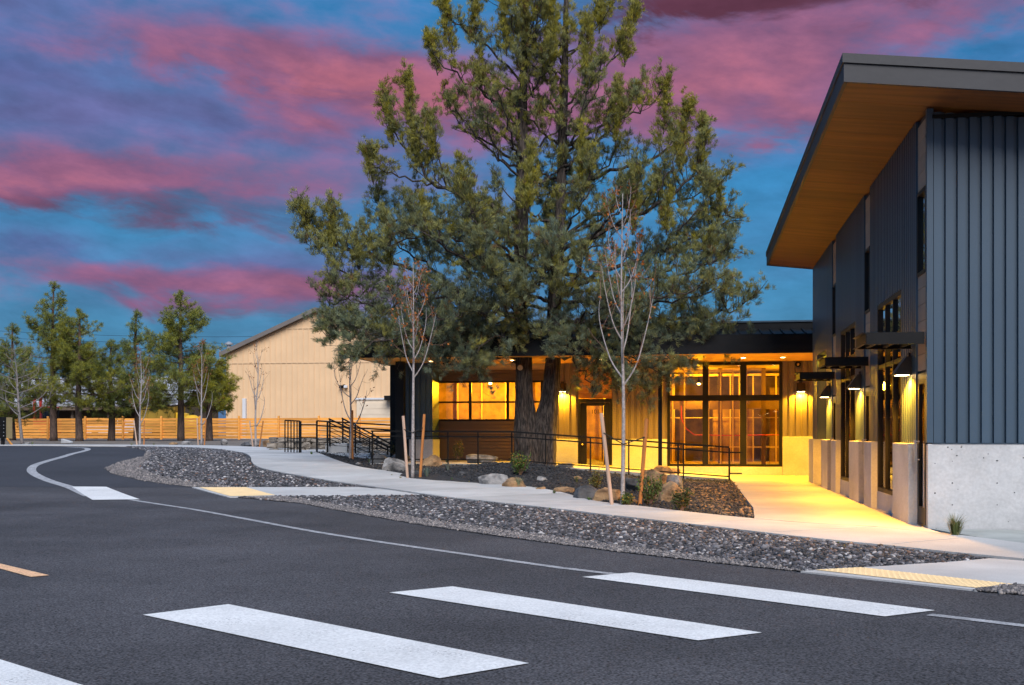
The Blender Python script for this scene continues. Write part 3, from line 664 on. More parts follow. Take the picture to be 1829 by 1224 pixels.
# interior of the main building
it = MB(); it.box((MX + .3, 16.6, .0), (9.0, 31.4, .05)); fl = it.build('interior_floor', MT['intfloor'], mbld)
MB().box((8.9, 16.6, .05), (9.0, 31.4, 5.2)).box((MX + .4, 31.2, .05), (8.9, 31.3, 5.2)).box((MX + .4, 16.6, .05), (8.9, 16.7, 5.2)).build('interior_wall', MT['osb'], mbld)
MB().box((MX + .28, 16.6, 5.2), (9.0, 31.4, 5.25)).build('interior_ceiling', MT['orangepanel'], mbld)
def stud_wall(p0, p1, h, z0, label, sp=.42, drop=(), group='bare stud partitions'):
    p0, p1 = Vector(p0), Vector(p1); t = thing('stud_partition', label, 'partition', (p0.x, p0.y, z0), group); d = (p1 - p0); L = d.length; d.normalize(); n = int(L / sp)
    ang = math.atan2(d.y, d.x)
    me = MB().box((0, -.06, .045), (.045, .06, h - .09)).mesh('stud', MT['stud'])
    for i in range(n + 1):
        if i in drop: continue
        q = p0 + d * (L * i / n); inst('stud', me, t, (q.x, q.y, z0), ang)
    pl = MB().box((0, -.06, 0), (L + .045, .06, .04)).mesh('plate', MT['stud'])
    inst('plate', pl, t, (p0.x, p0.y, z0), ang); inst('plate', pl, t, (p0.x, p0.y, z0 + h - .088), ang); inst('plate', pl, t, (p0.x, p0.y, z0 + h - .045), ang)
    return t
stud_wall((5.6, 17.2, 0), (5.6, 30.6, 0), 4.6, .05, 'long bare stud partition inside the tall blue-grey building', .5)
def room_lamp(x, y, z, power, label, c=GL, group='work lamps hanging indoors'):
    t = thing('work_lamp', label, 'lamp', (x, y, z), group)
    MB().lathe([(.02, .20), (.03, .12), (.13, .02), (.14, 0)], (0, 0, 0), 12).build('shade', MT['black'], t, (x, y, z)).location = (x, y, z)
    MB().tube([(0, 0, .18), (0, 0, .6)], .008, 5).build('cord', MT['black'], t, (x, y, z))
    MB().lathe([(.03, -.05), (.055, -.03), (.05, .01)], (0, 0, 0), 10).build('bulb', MT['lens'], t, (x, y, z))
    ld = bpy.data.lights.new('lamp_light', 'POINT'); ld.energy = power; ld.color = c; ld.shadow_soft_size = .12
    lo = bpy.data.objects.new('lamp_light', ld); link(lo, t, (x, y, z - .14)); return t
for y_, w_ in ((19.3, 'nearest the road'), (24.4, 'behind the middle window bay'), (29.0, 'farthest from the road')):
    room_lamp(4.7, y_, 4.2, 1500, 'work lamp hanging inside the tall building, ' + w_)
def spot(parent, loc, power, aim=(0, 0, -1), size=110, blend=.5, rad=.03, c=GL):
    ld = bpy.data.lights.new('lamp_light', 'SPOT'); ld.energy = power; ld.color = c; ld.spot_size = R(size); ld.spot_blend = blend; ld.shadow_soft_size = rad
    lo = bpy.data.objects.new('lamp_light', ld); link(lo, parent, loc); lo.rotation_euler = Vector(aim).to_track_quat('-Z', 'Y').to_euler(); return lo
def sconce(x, y, z, facing, label, power, group='wedge wall sconces'):
    t = thing('wall_sconce', label, 'wall lamp', (x, y, z), group); w = .13
    if facing == '-x':
        pr = [(0, -w, 0), (-.24, -w, 0), (-.24, -w, .03), (-.07, -w, .27), (0, -w, .27)]; ext = (0, 2 * w, 0); pl = ((0 - .001, -.05, .27), (-.03, .05, .33)); lens = ((-.20, -w + .02, -.006), (-.03, w - .02, -.001)); lp = (x - .10, y, z - .03); aim = (.10, 0, -1)
    else:
        pr = [(-w, 0, 0), (-w, -.24, 0), (-w, -.24, .03), (-w, -.07, .27), (-w, 0, .27)]; ext = (2 * w, 0, 0); pl = ((-.05, -.03, .27), (.05, -.001, .33)); lens = ((-w + .02, -.20, -.006), (w - .02, -.03, -.001)); lp = (x, y - .10, z - .03); aim = (0, .12, -1)
    b = MB().prism([(p[0], p[1], p[2]) for p in pr], ext).build('lamp_housing', MT['steel'] if False else MT['fascia'], t, (x, y, z))
    bm = bmesh.new(); bm.from_mesh(b.data); bmesh.ops.recalc_face_normals(bm, faces=bm.faces[:]); bm.to_mesh(b.data); bm.free()
    a, c_ = pl; MB().box(tuple(min(a[i], c_[i]) for i in range(3)), tuple(max(a[i], c_[i]) for i in range(3))).build('mount', MT['fascia'], t, (x, y, z))
    a, c_ = lens; MB().box(a, c_).build('lamp_lens', MT['lens'], t, (x, y, z))
    spot(t, (lp[0], lp[1], z - .05), power, (0, 0, -1), 158, .35, .05, (1.0, .43, .02) if facing == '-x' else GL); return t
for k, (w_, pw) in enumerate((('nearest the road', 640), ('on the middle pier', 640), ('farthest along the wall', 640))):
    sconce(MX - .032, 17.35 + SP * k, 2.21, '-x', 'wedge-shaped wall sconce on the ribbed blue-grey side wall, ' + w_, pw)
# ------------------------------------------------------------------ low wing
WY = 36.0; WS = 3.62; WF = 32.3; WXL = -10.13
def wx(px, y=WY):
    r = (px - CX) / FPX; d = y / (CS + SN * r); return d * (r * CS - SN)
def wz(py, px, y=WY):
    r = (px - CX) / FPX; d = y / (CS + SN * r); return EYE - (py - HY) / FPX * d
wing = thing('low_building', 'low black-roofed wing with lit storefront, garage door and door 101', 'building', (-3, WY, 0))
X_gd0, X_gd1 = wx(775), wx(985); X_d0, X_d1 = wx(1033), wx(1093); X_w0, X_w1 = wx(1192), wx(1397); XR = 5.5
zc = 1.17
# solid wall pieces behind the cladding
def wbox(x0, x1, z0, z1, m='intwall'): return MB().box((x0, WY + .06, z0), (x1, WY + .22, z1)).build('wall', MT[m], wing)
wbox(WXL + .1, X_gd0, -.1, WS, 'blackfascia'); wbox(X_gd1, X_d0, -.1, WS); wbox(X_d1, X_w0, -.1, WS); wbox(X_w1, XR, -.1, WS)
wbox(X_gd0, X_gd1, 3.42, WS); wbox(X_d0, X_d1, 2.50, WS); wbox(X_w0, X_w1, -.1, .30)
def wconc(x0, x1, z1, y=WY): return MB().box((x0, y - .05, -.1), (x1, y + .055, z1)).build('concrete_base', MT['wallconc'], wing, bevel=.01)
wconc(X_gd1 + .02, X_d0 - .01, zc); wconc(X_d1 + .01, X_w0 - .01, zc); wconc(X_w0 - .005, X_w1 + .005, .30); wconc(X_w1 + .01, XR, zc + .08)
panels(wing, 'x', X_gd1 + .02, X_d0 - .01, zc + .006, WS - .005, WY + .03, -1, MT['taupe'], pitch=.2)
panels(wing, 'x', X_d1 + .01, X_w0 - .01, zc + .006, WS - .005, WY + .03, -1, MT['taupe'], pitch=.2)
panels(wing, 'x', X_w1 + .01, XR, zc + .086, WS - .005, WY + .03, -1, MT['taupe'], pitch=.2)
# left pier
px0, px1 = wx(724, 35.0), wx(773, 35.0)
MB().box((px0 + .12, 35.0, -.1), (px1, WY - .01, 1.16)).build('concrete_base', MT['wallconc'], wing, bevel=.012)
MB().box((px0 + .03, 35.06, 1.165), (px1 - .03, WY - .01, WS - .005)).build('wall', MT['blue'], wing)
panels(wing, 'x', px0, px1 - .02, 1.17, WS - .005, 35.04, -1, MT['blue'], pitch=.19)
MB().box((wx(706, 34.2), 34.2, .2), (wx(721, 34.2), 34.45, WS)).build('post', MT['blackfascia'], wing, bevel=.01)
MB().box((wx(1175.5, 33.2), 33.2, .15), (wx(1182.5, 33.2), 33.32, WS)).build('post', MT['black'], wing, bevel=.006)
# garage door: grooved sections and glazed sections
gd = thing('garage_door', 'brown sectional garage door with two rows of lit windows', 'garage door', ((X_gd0 + X_gd1) / 2, WY, .4))
gz0 = .42; zr = [wz(749, 840), wz(718.5, 840), wz(684, 840)]
z = gz0; GYa, GYb = WY + .02, WY + .06
MB().box((X_gd0, WY - .05, gz0), (X_gd0 + .07, WY + .2, 3.42)).box((X_gd1 - .07, WY - .05, gz0), (X_gd1, WY + .2, 3.42)).build('jamb', MT['frame'], gd)
def grooved(z0, z1):
    n = max(1, round((z1 - z0) / .115)); h = (z1 - z0) / n
    me = MB().box((0, 0, .006), (X_gd1 - X_gd0 - .15, .04, h - .014)).mesh('door_slat', MT['garage'])
    for i in range(n): inst('door_slat', me, gd, (X_gd0 + .075, GYa, z0 + i * h))
    MB().box((X_gd0 + .075, GYa + .03, z0), (X_gd1 - .075, GYb + .02, z1)).build('door_backing', MT['garage'], gd)
grooved(gz0, zr[0] - .06)
grooved(zr[2] + .06, 3.42)
cols_ = [wx(p) for p in (777.5, 839.5, 906.5, 968, 985)]
for (za, zb) in ((zr[0], zr[1] - .03), (zr[1] + .03, zr[2])):
    for i in range(3):
        xa, xb = cols_[i] + .045, cols_[i + 1] - .045
        MB().box((xa - .01, GYa + .015, za - .01), (xb + .01, GYa + .025, zb + .01)).build('pane', MT['glass'], gd)
fr_ = MB()
for i in range(4): fr_.box((cols_[i] - .045, GYa, zr[0] - .06), (cols_[i] + .045, GYb, zr[2] + .06))
fr_.box((cols_[3] + .045, GYa, zr[0] - .06), (X_gd1 - .075, GYb, zr[2] + .06))
for i in range(3):
    for a, b in ((zr[0] - .06, zr[0]), (zr[1] - .03, zr[1] + .03), (zr[2], zr[2] + .06)): fr_.box((cols_[i] + .045, GYa + .002, a), (cols_[i + 1] - .045, GYb - .002, b))
fr_.build('window_frame', MT['frame'], gd)
# storefront
sf = MB(); sw_ = X_w1 - X_w0; zt_, zm, zb_ = WS - .02, wz(711, 1300), .31; fw = .09; y0, y1 = WY - .03, WY + .14
sf.box((X_w0, y0, zb_), (X_w0 + fw, y1, zt_)).box((X_w1 - fw, y0, zb_), (X_w1, y1, zt_)).box((X_w0 + fw, y0, zb_), (X_w1 - fw, y1, zb_ + .07)).box((X_w0 + fw, y0, zt_ - .09), (X_w1 - fw, y1, zt_))
sfo = sf.build('storefront_frame', MT['frame'], wing)
mx_ = [X_w0 + fw, wx(1256), wx(1264), wx(1323), wx(1332), X_w1 - fw]
for a in (1, 3): MB().box((mx_[a] - .02, y0 + .004, zb_ + .07), (mx_[a + 1] + .02, y1 - .004, zt_ - .09)).build('mullion', MT['frame'], sfo)
for a in (0, 2, 4):
    xa, xb = mx_[a] + (.02 if a else 0), mx_[a + 1] - (.02 if a < 4 else 0)
    MB().box((xa, y0 + .008, zm - .09), (xb, y1 - .008, zm + .09)).build('transom_bar', MT['frame'], sfo)
    for za, zb in ((zb_ + .06, zm - .085), (zm + .085, zt_ - .08)): MB().box((xa - .005, WY + .04, za), (xb + .005, WY + .05, zb)).build('pane', MT['glass'], sfo)
# door 101
dz0 = ramp_z((X_d0 + X_d1) / 2); dz1 = 2.46
df = MB(); df.box((X_d0, WY - .05, dz0), (X_d0 + .06, WY + .1, dz1)).box((X_d1 - .06, WY - .05, dz0), (X_d1, WY + .1, dz1)).box((X_d0 + .06, WY - .05, dz1 - .12), (X_d1 - .06, WY + .1, dz1))
df.build('door_frame', MT['frame'], wing)
gx0, gx1 = wx(1048), wx(1078.5); gz1 = wz(725, 1062); gz0_ = wz(832, 1062)
dd = MB(); dd.box((X_d0 + .065, WY - .02, dz0 + .01), (gx0, WY + .03, dz1 - .125)).box((gx1, WY - .02, dz0 + .01), (X_d1 - .065, WY + .03, dz1 - .125)).box((gx0, WY - .02, dz0 + .01), (gx1, WY + .03, gz0_)).box((gx0, WY - .02, gz1), (gx1, WY + .03, dz1 - .125))
do = dd.build('door', MT['frame'], wing)
MB().box((gx0 - .005, WY, gz0_ - .005), (gx1 + .005, WY + .008, gz1 + .005)).build('pane', MT['glass'], do)
MB().lathe([(.012, 0), (.014, .03), (.032, .045), (.034, .065), (.02, .078)], (0, 0, 0), 12).build('knob', MT['knob'], do, (gx0 - .13, WY - .022, wz(794, 1043)), smooth=True).rotation_euler = (R(90), 0, 0)
def text_mesh(s, size):
    c = bpy.data.curves.new('door_number', 'FONT'); c.body = s; c.size = size; c.extrude = .002; c.align_x = 'CENTER'
    o = bpy.data.objects.new('tmp', c); col.objects.link(o); dg = bpy.context.evaluated_depsgraph_get(); me = bpy.data.meshes.new_from_object(o.evaluated_get(dg))
    bpy.data.objects.remove(o); me.name = 'door_number'; me.materials.clear(); me.materials.append(MT['black']); return me
o = bpy.data.objects.new('door_number', text_mesh('101', .19)); link(o, do, ((gx0 + gx1) / 2, WY - .006, wz(739, 1062))); o.rotation_euler = (R(90), 0, 0); o['label'] = 'black number 101 on the door glass'
opm = MB(); 
n = 6; hh = (WS - dz1 - .03) / n
ome = MB().box((X_d0, 0, .004), (X_d1, .03, hh - .004)).mesh('wood_board', MT['orangepanel'])
for i in range(n): inst('wood_board', ome, wing, (0, WY + .01, dz1 + .02 + i * hh))
# roof
rf = MB().box((WXL + .05, WF + .05, WS + .05), (XR, 46, WS + .5)).build('roof', MT['blackfascia'], wing)
for a, b in ((WXL, -6.0), (-5.996, -1.8), (-1.796, XR)):
    MB().box((a, WF, WS - .01), (b, WF + .045, WS + .255)).build('fascia_board', MT['blackfascia'], wing)
    MB().box((max(a, -9.2), WF + .10, WS + .26), (b, WF + .16, WS + .54)).build('fascia_board', MT['blackfascia'], wing)
MB().box((WXL, WF + .05, WS - .01), (WXL + .045, 46, WS + .255)).build('fascia_board', MT['blackfascia'], wing)
nb = 9; yb = np.linspace(WF + .05, WY + .0, nb + 1)
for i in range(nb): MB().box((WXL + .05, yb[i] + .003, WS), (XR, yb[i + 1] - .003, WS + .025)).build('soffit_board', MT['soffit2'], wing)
seam = MB().prism([(0, WF + .17, WS + .535), (.03, WF + .17, WS + .535), (.03, 33.9, WS + .80), (0, 33.9, WS + .80)], (0, 0, .04)).mesh('roof_seam', MT['blackfascia'])
MB().prism([(-9.2, WF + .165, WS + .5), (-9.2, 33.95, WS + .5), (-9.2, 33.95, WS + .80), (-9.2, WF + .165, WS + .535)], (XR + 9.2, 0, 0)).build('roof_slope', MT['blackfascia'], wing)
for i in range(48): inst('roof_seam', seam, rf, (-9.15 + i * .305, 0, 0))
MB().box((-9.0, 33.96, WS + .5), (XR, 34.3, WS + 1.02)).build('parapet', MT['blackfascia'], wing)
MB().box((-9.02, 33.93, WS + 1.022), (XR, 34.33, WS + 1.07)).build('parapet_cap', MT['blue'], wing)
# interior
MB().box((WXL + .3, WY + .22, .0), (XR, 45.5, .30)).build('interior_floor', MT['intfloor'], wing)
MB().box((WXL + .3, 45.4, .3), (XR, 45.5, WS)).box((WXL + .3, WY + .22, .3), (WXL + .4, 45.4, WS)).box((XR - .1, WY + .22, .3), (XR, 45.4, WS)).build('interior_wall', MT['osb'], wing)
MB().box((WXL + .3, WY + .22, WS - .04), (XR, 45.5, WS + .02)).build('interior_ceiling', MT['osb'], wing)
MB().box((-2.2, 39.8, 2.2), (XR - .2, 40.0, 2.55)).build('interior_beam', MT['intdark'], wing)
stud_wall((-1.2, 38.2, 0), (1.2, 38.2, 0), 3.2, .3, 'bare stud partition just behind the storefront glass', .40, (3,))
stud_wall((1.6, 37.4, 0), (1.6, 42.2, 0), 3.2, .3, 'bare stud partition running back from the storefront middle', .42)
stud_wall((-2.4, 41.0, 0), (4.8, 41.0, 0), 3.2, .3, 'long bare stud partition across the back of the storefront room', .40, (5, 6))
stud_wall((-9.4, 39.6, 0), (-3.2, 39.6, 0), 3.2, .3, 'bare stud partition seen through the garage door windows', .8)
stud_wall((-3.2, 39.2, 0), (-1.6, 39.2, 0), 3.2, .3, 'bare stud partition seen through the glass of door 101', .4)
for z_ in (.55, 1.6): MB().box((-2.4, 40.92, .3 + z_), (4.8, 40.935, .3 + z_ + .035)).build('interior_batten', MT['stud'], wing)
MB().box((-9.4, 39.72, .3), (-3.3, 39.78, WS - .05)).build('interior_sheathing', MT['osb'], wing)
MB().box((-2.3, 41.1, .3), (-.9, 41.16, 2.9)).box((.6, 41.1, .3), (2.0, 41.16, 2.4)).box((2.6, 41.1, .3), (4.6, 41.16, 3.0)).build('interior_sheathing', MT['osb'], wing)
hs = [at(1217, 38.0, py=725), at(1218, 38.0, py=750), at(1225, 38.0, py=765), at(1240, 38.0, py=777), at(1300, 38.0, py=778), at(1395, 38.0, py=777)]
for q_ in (-.55, .75, 2.2, 3.3, 4.1): MB().box((q_, 38.9, .3), (q_ + .14, 39.05, WS - .05)).build('interior_post', MT['intdark'], wing)
tag(MB().tube(hs, .018, 6).build('hose', MT['red']), 'red hose running across the studs behind the storefront', 'hose')
for x_, y_, pw, w_ in ((-7.0, 38.0, 900, 'behind the garage door'), (-2.3, 37.6, 800, 'just behind door 101'), (.1, 39.6, 520, 'behind the storefront left pane'), (3.2, 38.6, 460, 'behind the storefront right pane')):
    room_lamp(x_, y_, 3.1, pw, 'work lamp hanging inside the low wing, ' + w_)
sconce(wx(1005), WY - .006, wz(700, 1005), '-y', 'wedge-shaped wall sconce beside the big juniper trunk', 620)
sconce(wx(1430), WY - .006, wz(700, 1430), '-y', 'wedge-shaped wall sconce right of the storefront window', 640)
MB().box((0, 0, 0), (.09, .05, .12))
vs = thing('strobe_light', 'small round alarm light high on the wall right of the storefront', 'alarm light', (wx(1425), WY, wz(651, 1425)))
MB().lathe([(.09, 0), (.09, .05), (.05, .06)], (0, 0, 0), 14).build('housing', MT['black'], vs, (wx(1425), WY - .004, wz(651, 1425))).rotation_euler = (R(90), 0, 0)
MB().lathe([(.045, 0), (.03, .02)], (0, 0, 0), 10).build('lamp_lens', MT['knob'], vs, (wx(1425), WY - .066, wz(651, 1425))).rotation_euler = (R(90), 0, 0)
def downlight(x, y, label, pw):
    t = thing('recessed_downlight', label, 'ceiling light', (x, y, WS), 'recessed soffit downlights')
    MB().lathe([(.095, -.008), (.095, .0)], (0, 0, 0), 16).build('trim_ring', MT['white'], t, (x, y, WS - .001)); MB().lathe([(.07, -.012), (.07, -.009)], (0, 0, 0), 14).build('lamp_lens', MT['lens'], t, (x, y, WS))
    spot(t, (x, y, WS - .05), pw, (0, 0, -1), 120, .7, .05)
for x_, pw, w_ in ((-8.2, 16, 'at the far left over the garage door'), (-5.6, 90, 'over the garage door behind the juniper'), (-2.9, 900, 'over door 101'), (-.6, 950, 'left of the storefront'), (1.4, 850, 'over the storefront'), (2.55, 760, 'nearest the tall building')):
    downlight(x_, 34.2, 'recessed round downlight in the wing soffit, ' + w_, pw)
# ------------------------------------------------------------------ railings
def rail(name, label, runs, group=None):
    """runs: list of (list of top points, post indices, dz of second rail, base fn)"""
    pass
def ramp_railing():
    t = thing('ramp_railing', 'long black ramp handrail running behind the juniper to the walkway', 'railing', (.9, 32.3, .05)); Y = 32.22
    pts = [(.93, .96), (-3.0, 1.235), (-5.3, 1.40), (-9.55, 1.42)]
    def tz(x):
        for (a, za), (b, zb) in zip(pts, pts[1:]):
            if b <= x <= a: return za + (zb - za) * (a - x) / (a - b)
        return pts[-1][1]
    tr = MB()
    for (a, za), (b, zb) in zip(pts, pts[1:]): tr.bar((a, Y, za), (b, Y, zb), .045)
    tr.build('top_rail', MT['black'], t); m2 = MB(); lo = MB()
    for (a, za), (b, zb) in zip(pts, pts[1:]):
        m2.bar((a, Y, za - .15), (b, Y, zb - .15), .04); lo.bar((a, Y, za - .83), (b, Y, zb - .83), .035)
    m2.bar((.93, Y, .81), (1.32, Y, .81), .04); m2.build('mid_rail', MT['black'], t); lo.build('bottom_rail', MT['black'], t)
    MB().bar((.93, Y, .22), (1.28, Y, .22), .035).build('rail_extension', MT['black'], t)
    for x in (.93, -.35, -.5, -1.9, -3.0, -4.3, -5.3, -6.3, -7.2, -8.2, -9.5):
        MB().bar((x, Y, tz(x) - 1.0), (x, Y, tz(x) - .02), .05 if x in (.93, -.5) else .04).build('post', MT['black'], t)
ramp_railing()
def stairs():
    D = 41.0
    st = bpy.data.objects.new('steps', None); link(st, None, at(640, D, z=.4)); st['kind'] = 'structure'
    base = at(700, D, z=.35); 
    for i in range(5):
        a = at(694 - i * 17, D, z=0); b = at(694 - i * 17 - (17 if i < 4 else 40), D, z=0)
        MB().box((b.x, b.y - .3, .1), (a.x, b.y + 1.5, .46 + .13 * i)).build('step', MT['sidewalk'], st)
    t = thing('stair_railing', 'black sloping stair handrails in front of the stone wall', 'railing', tuple(at(640, D, z=.5)))
    for k, dd in enumerate((D - .35, D + 1.45)):
        off = k * 9
        a = at(587 + off * 2.6, dd, py=748 - k * 1); b = at(694 + off, dd, py=799 - k * 3); e = at(700 + off, dd, py=800 - k * 3)
        MB().bar(a, b, .055).bar(b, e, .055).build('hand_rail', MT['black'], t)
        for j, q in enumerate((.14, .30, .44, .58, .72, .86)):
            MB().bar(a + Vector((0, 0, -q)), b + Vector((0, 0, -q * .9)), .022 if j else .04).build('slope_bar', MT['black'], t)
        for q in (0.02, .35, .68, .985):
            p = a.lerp(b, q); MB().bar(p, (p.x, p.y, p.z - .98), .05 if q in (.02, .985) else .04).build('post', MT['black'], t)
    t2 = thing('landing_railing', 'black level landing railing left of the wing corner post', 'railing', tuple(at(640, D - .6, z=.6)))
    a, b = at(566, D - .4, py=752), at(706, D - 2.0, py=760)
    for dz in (0, -.17): MB().bar(a + Vector((0, 0, dz)), b + Vector((0, 0, dz)), .05).build('top_rail' if dz == 0 else 'mid_rail', MT['black'], t2)
    for j in range(4): MB().bar(a + Vector((0, 0, -.34 - .17 * j)), b + Vector((0, 0, -.34 - .17 * j)), .016).build('cable', MT['black'], t2)
    for q in (0, .14, .5, .985):
        p = a.lerp(b, q); MB().bar(p, (p.x, p.y, p.z - 1.12), .055).build('post', MT['black'], t2)
    a, b = at(537, D, py=759), at(566, D - .4, py=759)
    MB().bar(a, b, .045).bar(a + Vector((0, 0, -.47)), b + Vector((0, 0, -.47)), .04).build('link_rail', MT['black'], t2)
    t3 = thing('guard_panel', 'black picket guard panel at the left end of the steps', 'railing', tuple(at(520, D, z=.6)))
    a, b = at(509, D, py=751), at(536, D, py=752.5); h = 1.16
    MB().bar(a, b, .05).build('top_rail', MT['black'], t3); MB().bar(a + Vector((0, 0, -.64)), b + Vector((0, 0, -.64)), .03).build('mid_rail', MT['black'], t3)
    for i in range(6):
        p = a.lerp(b, i / 5); MB().bar(p, (p.x, p.y, p.z - h), .085 if i == 5 else .035).build('picket', MT['black'], t3)
    return
stairs()
sheet('stair_landing', [tuple(p) for p in PX([(536, 807), (560, 804), (660, 806), (662, 821), (610, 816), (575, 810)])], g, .04, MT['sidewalk'], skirt=.1)
# stacked stone wall behind the stairs
def stone_wall():
    t = thing('stone_wall', 'dry stacked brown stone wall below the cedar fence', 'wall', tuple(at(600, 47, z=.5)))
    for row, (z0, z1) in enumerate(((.45, .72), (.72, .98), (.98, 1.18))):
        px_ = 478 + random.uniform(0, 8)
        while px_ < 706:
            w = random.uniform(9, 22); a = at(px_, 47.5, z=0); b = at(px_ + w, 47.5, z=0); m = MB()
            m.box((a.x + .01, a.y - .25 + random.uniform(-.06, .06), z0 + .008), (b.x - .01, a.y + .3, z1 - .008 + random.uniform(-.03, .02)))
            o = m.build('stone', MT['stone'], t, bevel=.05); px_ += w
            for v in o.data.vertices: v.co += Vector((random.uniform(-.03, .03), random.uniform(-.05, .05), random.uniform(-.02, .02)))
stone_wall()
# ------------------------------------------------------------------ cedar fence
def fence():
    FY = 84.0; xl, xr = wx(21, FY), wx(716, FY); n = 10; sp = (xr - xl) / n
    t = thing('cedar_fence', 'long horizontal cedar board fence behind the young trees', 'fence', (xl, FY, .8))
    zb = lambda x: g(x, FY) + .06
    bh = .236; rows = 7
    for i in range(n + 1):
        x = xl + i * sp; z = zb(x); MB().box((x - .075, FY - .16, z - .2), (x + .075, FY - .045, z + rows * bh + .13)).build('post', MT['cedar'], t)
    for r in range(rows):
        for i in range(n):
            x0 = xl + i * sp; h = bh - random.uniform(.02, .055); dz = random.uniform(-.012, .012); z0, z1 = zb(x0) + r * bh, zb(x0 + sp) + r * bh
            MB().prism([(x0 + .006, FY - .04, z0 + dz), (x0 + sp - .006, FY - .04, z1 + dz), (x0 + sp - .006, FY - .04, z1 + h + dz), (x0 + .006, FY - .04, z0 + h + dz)], (0, .03, 0)).build('board', MT['cedar'], t)
fence()
# ------------------------------------------------------------------ tan barn
def barn():
    BY = 98.0; pk = wx(566, BY); zp = wz(558, 566, BY); xl = wx(404, BY); ze = wz(634, 404, BY); xr = 2 * pk - xl; z0 = .3
    t = thing('tan_barn', 'large tan board-and-batten gabled building behind the cedar fence', 'building', (pk, BY, z0))
    MB().prism([(xl, BY, z0), (xr, BY, z0), (xr, BY, ze), (pk, BY, zp), (xl, BY, ze)], (0, 30, 0)).build('wall', MT['barn'], t)
    for (xa, za, xb, zb) in ((xl - .5, ze - .5 * (zp - ze) / (pk - xl), pk, zp), (pk, zp, xr + .5, ze - .5 * (zp - ze) / (pk - xl))):
        MB().prism([(xa, BY - .5, za + .02), (xb, BY - .5, zb + .02), (xb, BY - .5, zb + .42), (xa, BY - .5, za + .42)], (0, 31, 0)).build('roof_plane', MT['barntrim'], t)
    n = int((xr - xl) / .52)
    for i in range(n + 1):
        x = xl + .05 + (xr - xl - .1) * i / n; zt = ze + (zp - ze) * (1 - abs(x - pk) / (pk - xl)) - .05
        MB().box((x - .04, BY - .05, z0), (x + .04, BY - .004, zt)).build('batten', MT['barn'], t)
    for py in (648, 587):
        z = wz(py, 500, BY); hw = (pk - xl) if z < ze else (pk - xl) * (zp - z) / (zp - ze)
        MB().box((pk - hw + .1, BY - .058, z - .06), (pk + hw - .1, BY - .051, z + .06)).build('trim_band', MT['barn'], t)
    gx0, gx1 = wx(637, BY - .2), wx(720, BY - .2); zt = wz(714, 670, BY - .2)
    d = MB().box((gx0, BY - .2, z0), (gx1, BY - .06, zt)).build('roller_door', MT['cream'], t)
    me = MB().box((gx0 + .25, 0, .01), (gx1, .04, .52)).mesh('door_section', MT['cream'])
    for i in range(7): inst('door_section', me, d, (0, BY - .245, zt - .3 - .53 * (i + 1)))
    MB().box((gx0 - .12, BY - .3, zt), (gx1, BY - .06, zt + .16)).build('door_trim', MT['white'], t)
    MB().box((wx(687, BY - 1), BY - 1.2, wz(715, 690, BY - 1)), (wx(712, BY - 1), BY - .06, wz(707, 690, BY - 1))).build('awning', MT['black'], t)
    MB().bar((wx(438, BY), BY - .15, z0), (wx(438, BY), BY - .15, wz(712, 438, BY)), .32).build('downspout', MT['white'], t)
    lt = thing('security_light', 'small twin security light on the tan barn wall', 'light', (wx(615, BY), BY - .1, wz(690, 615, BY)))
    for s in (-1, 1): MB().box((wx(615, BY) + s * .22 - .15, BY - .42, wz(691, 615, BY) - .12), (wx(615, BY) + s * .22 + .15, BY - .1, wz(691, 615, BY) + .12)).build('lamp_head', MT['white'] if s > 0 else MT['black'], lt, bevel=.03)
    MB().box((wx(615, BY) - .1, BY - .12, wz(691, 615, BY) - .05), (wx(615, BY) + .1, BY - .052, wz(691, 615, BY) + .2)).build('bracket', MT['black'], lt)
    vx, vy = wx(409, BY + 4), BY + 4; v = thing('roof_vent_pipe', 'galvanised vent pipe above the left eave of the tan barn', 'vent pipe', (vx, vy, ze))
    MB().tube([(vx, vy, ze - 1), (vx, vy, wz(617, 409, BY + 4))], .22, 10).build('pipe', MT['steel'], v); MB().lathe([(.42, 0), (.42, .12), (.1, .3)], (vx, vy, wz(617, 409, BY + 4) + .05), 12).build('cap', MT['steel'], v)
    MB().tube([(vx - .9, vy, ze - 1), (vx - .9, vy, wz(621, 409, BY + 4))], .07, 6).build('thin_pipe', MT['steel'], v)
barn()
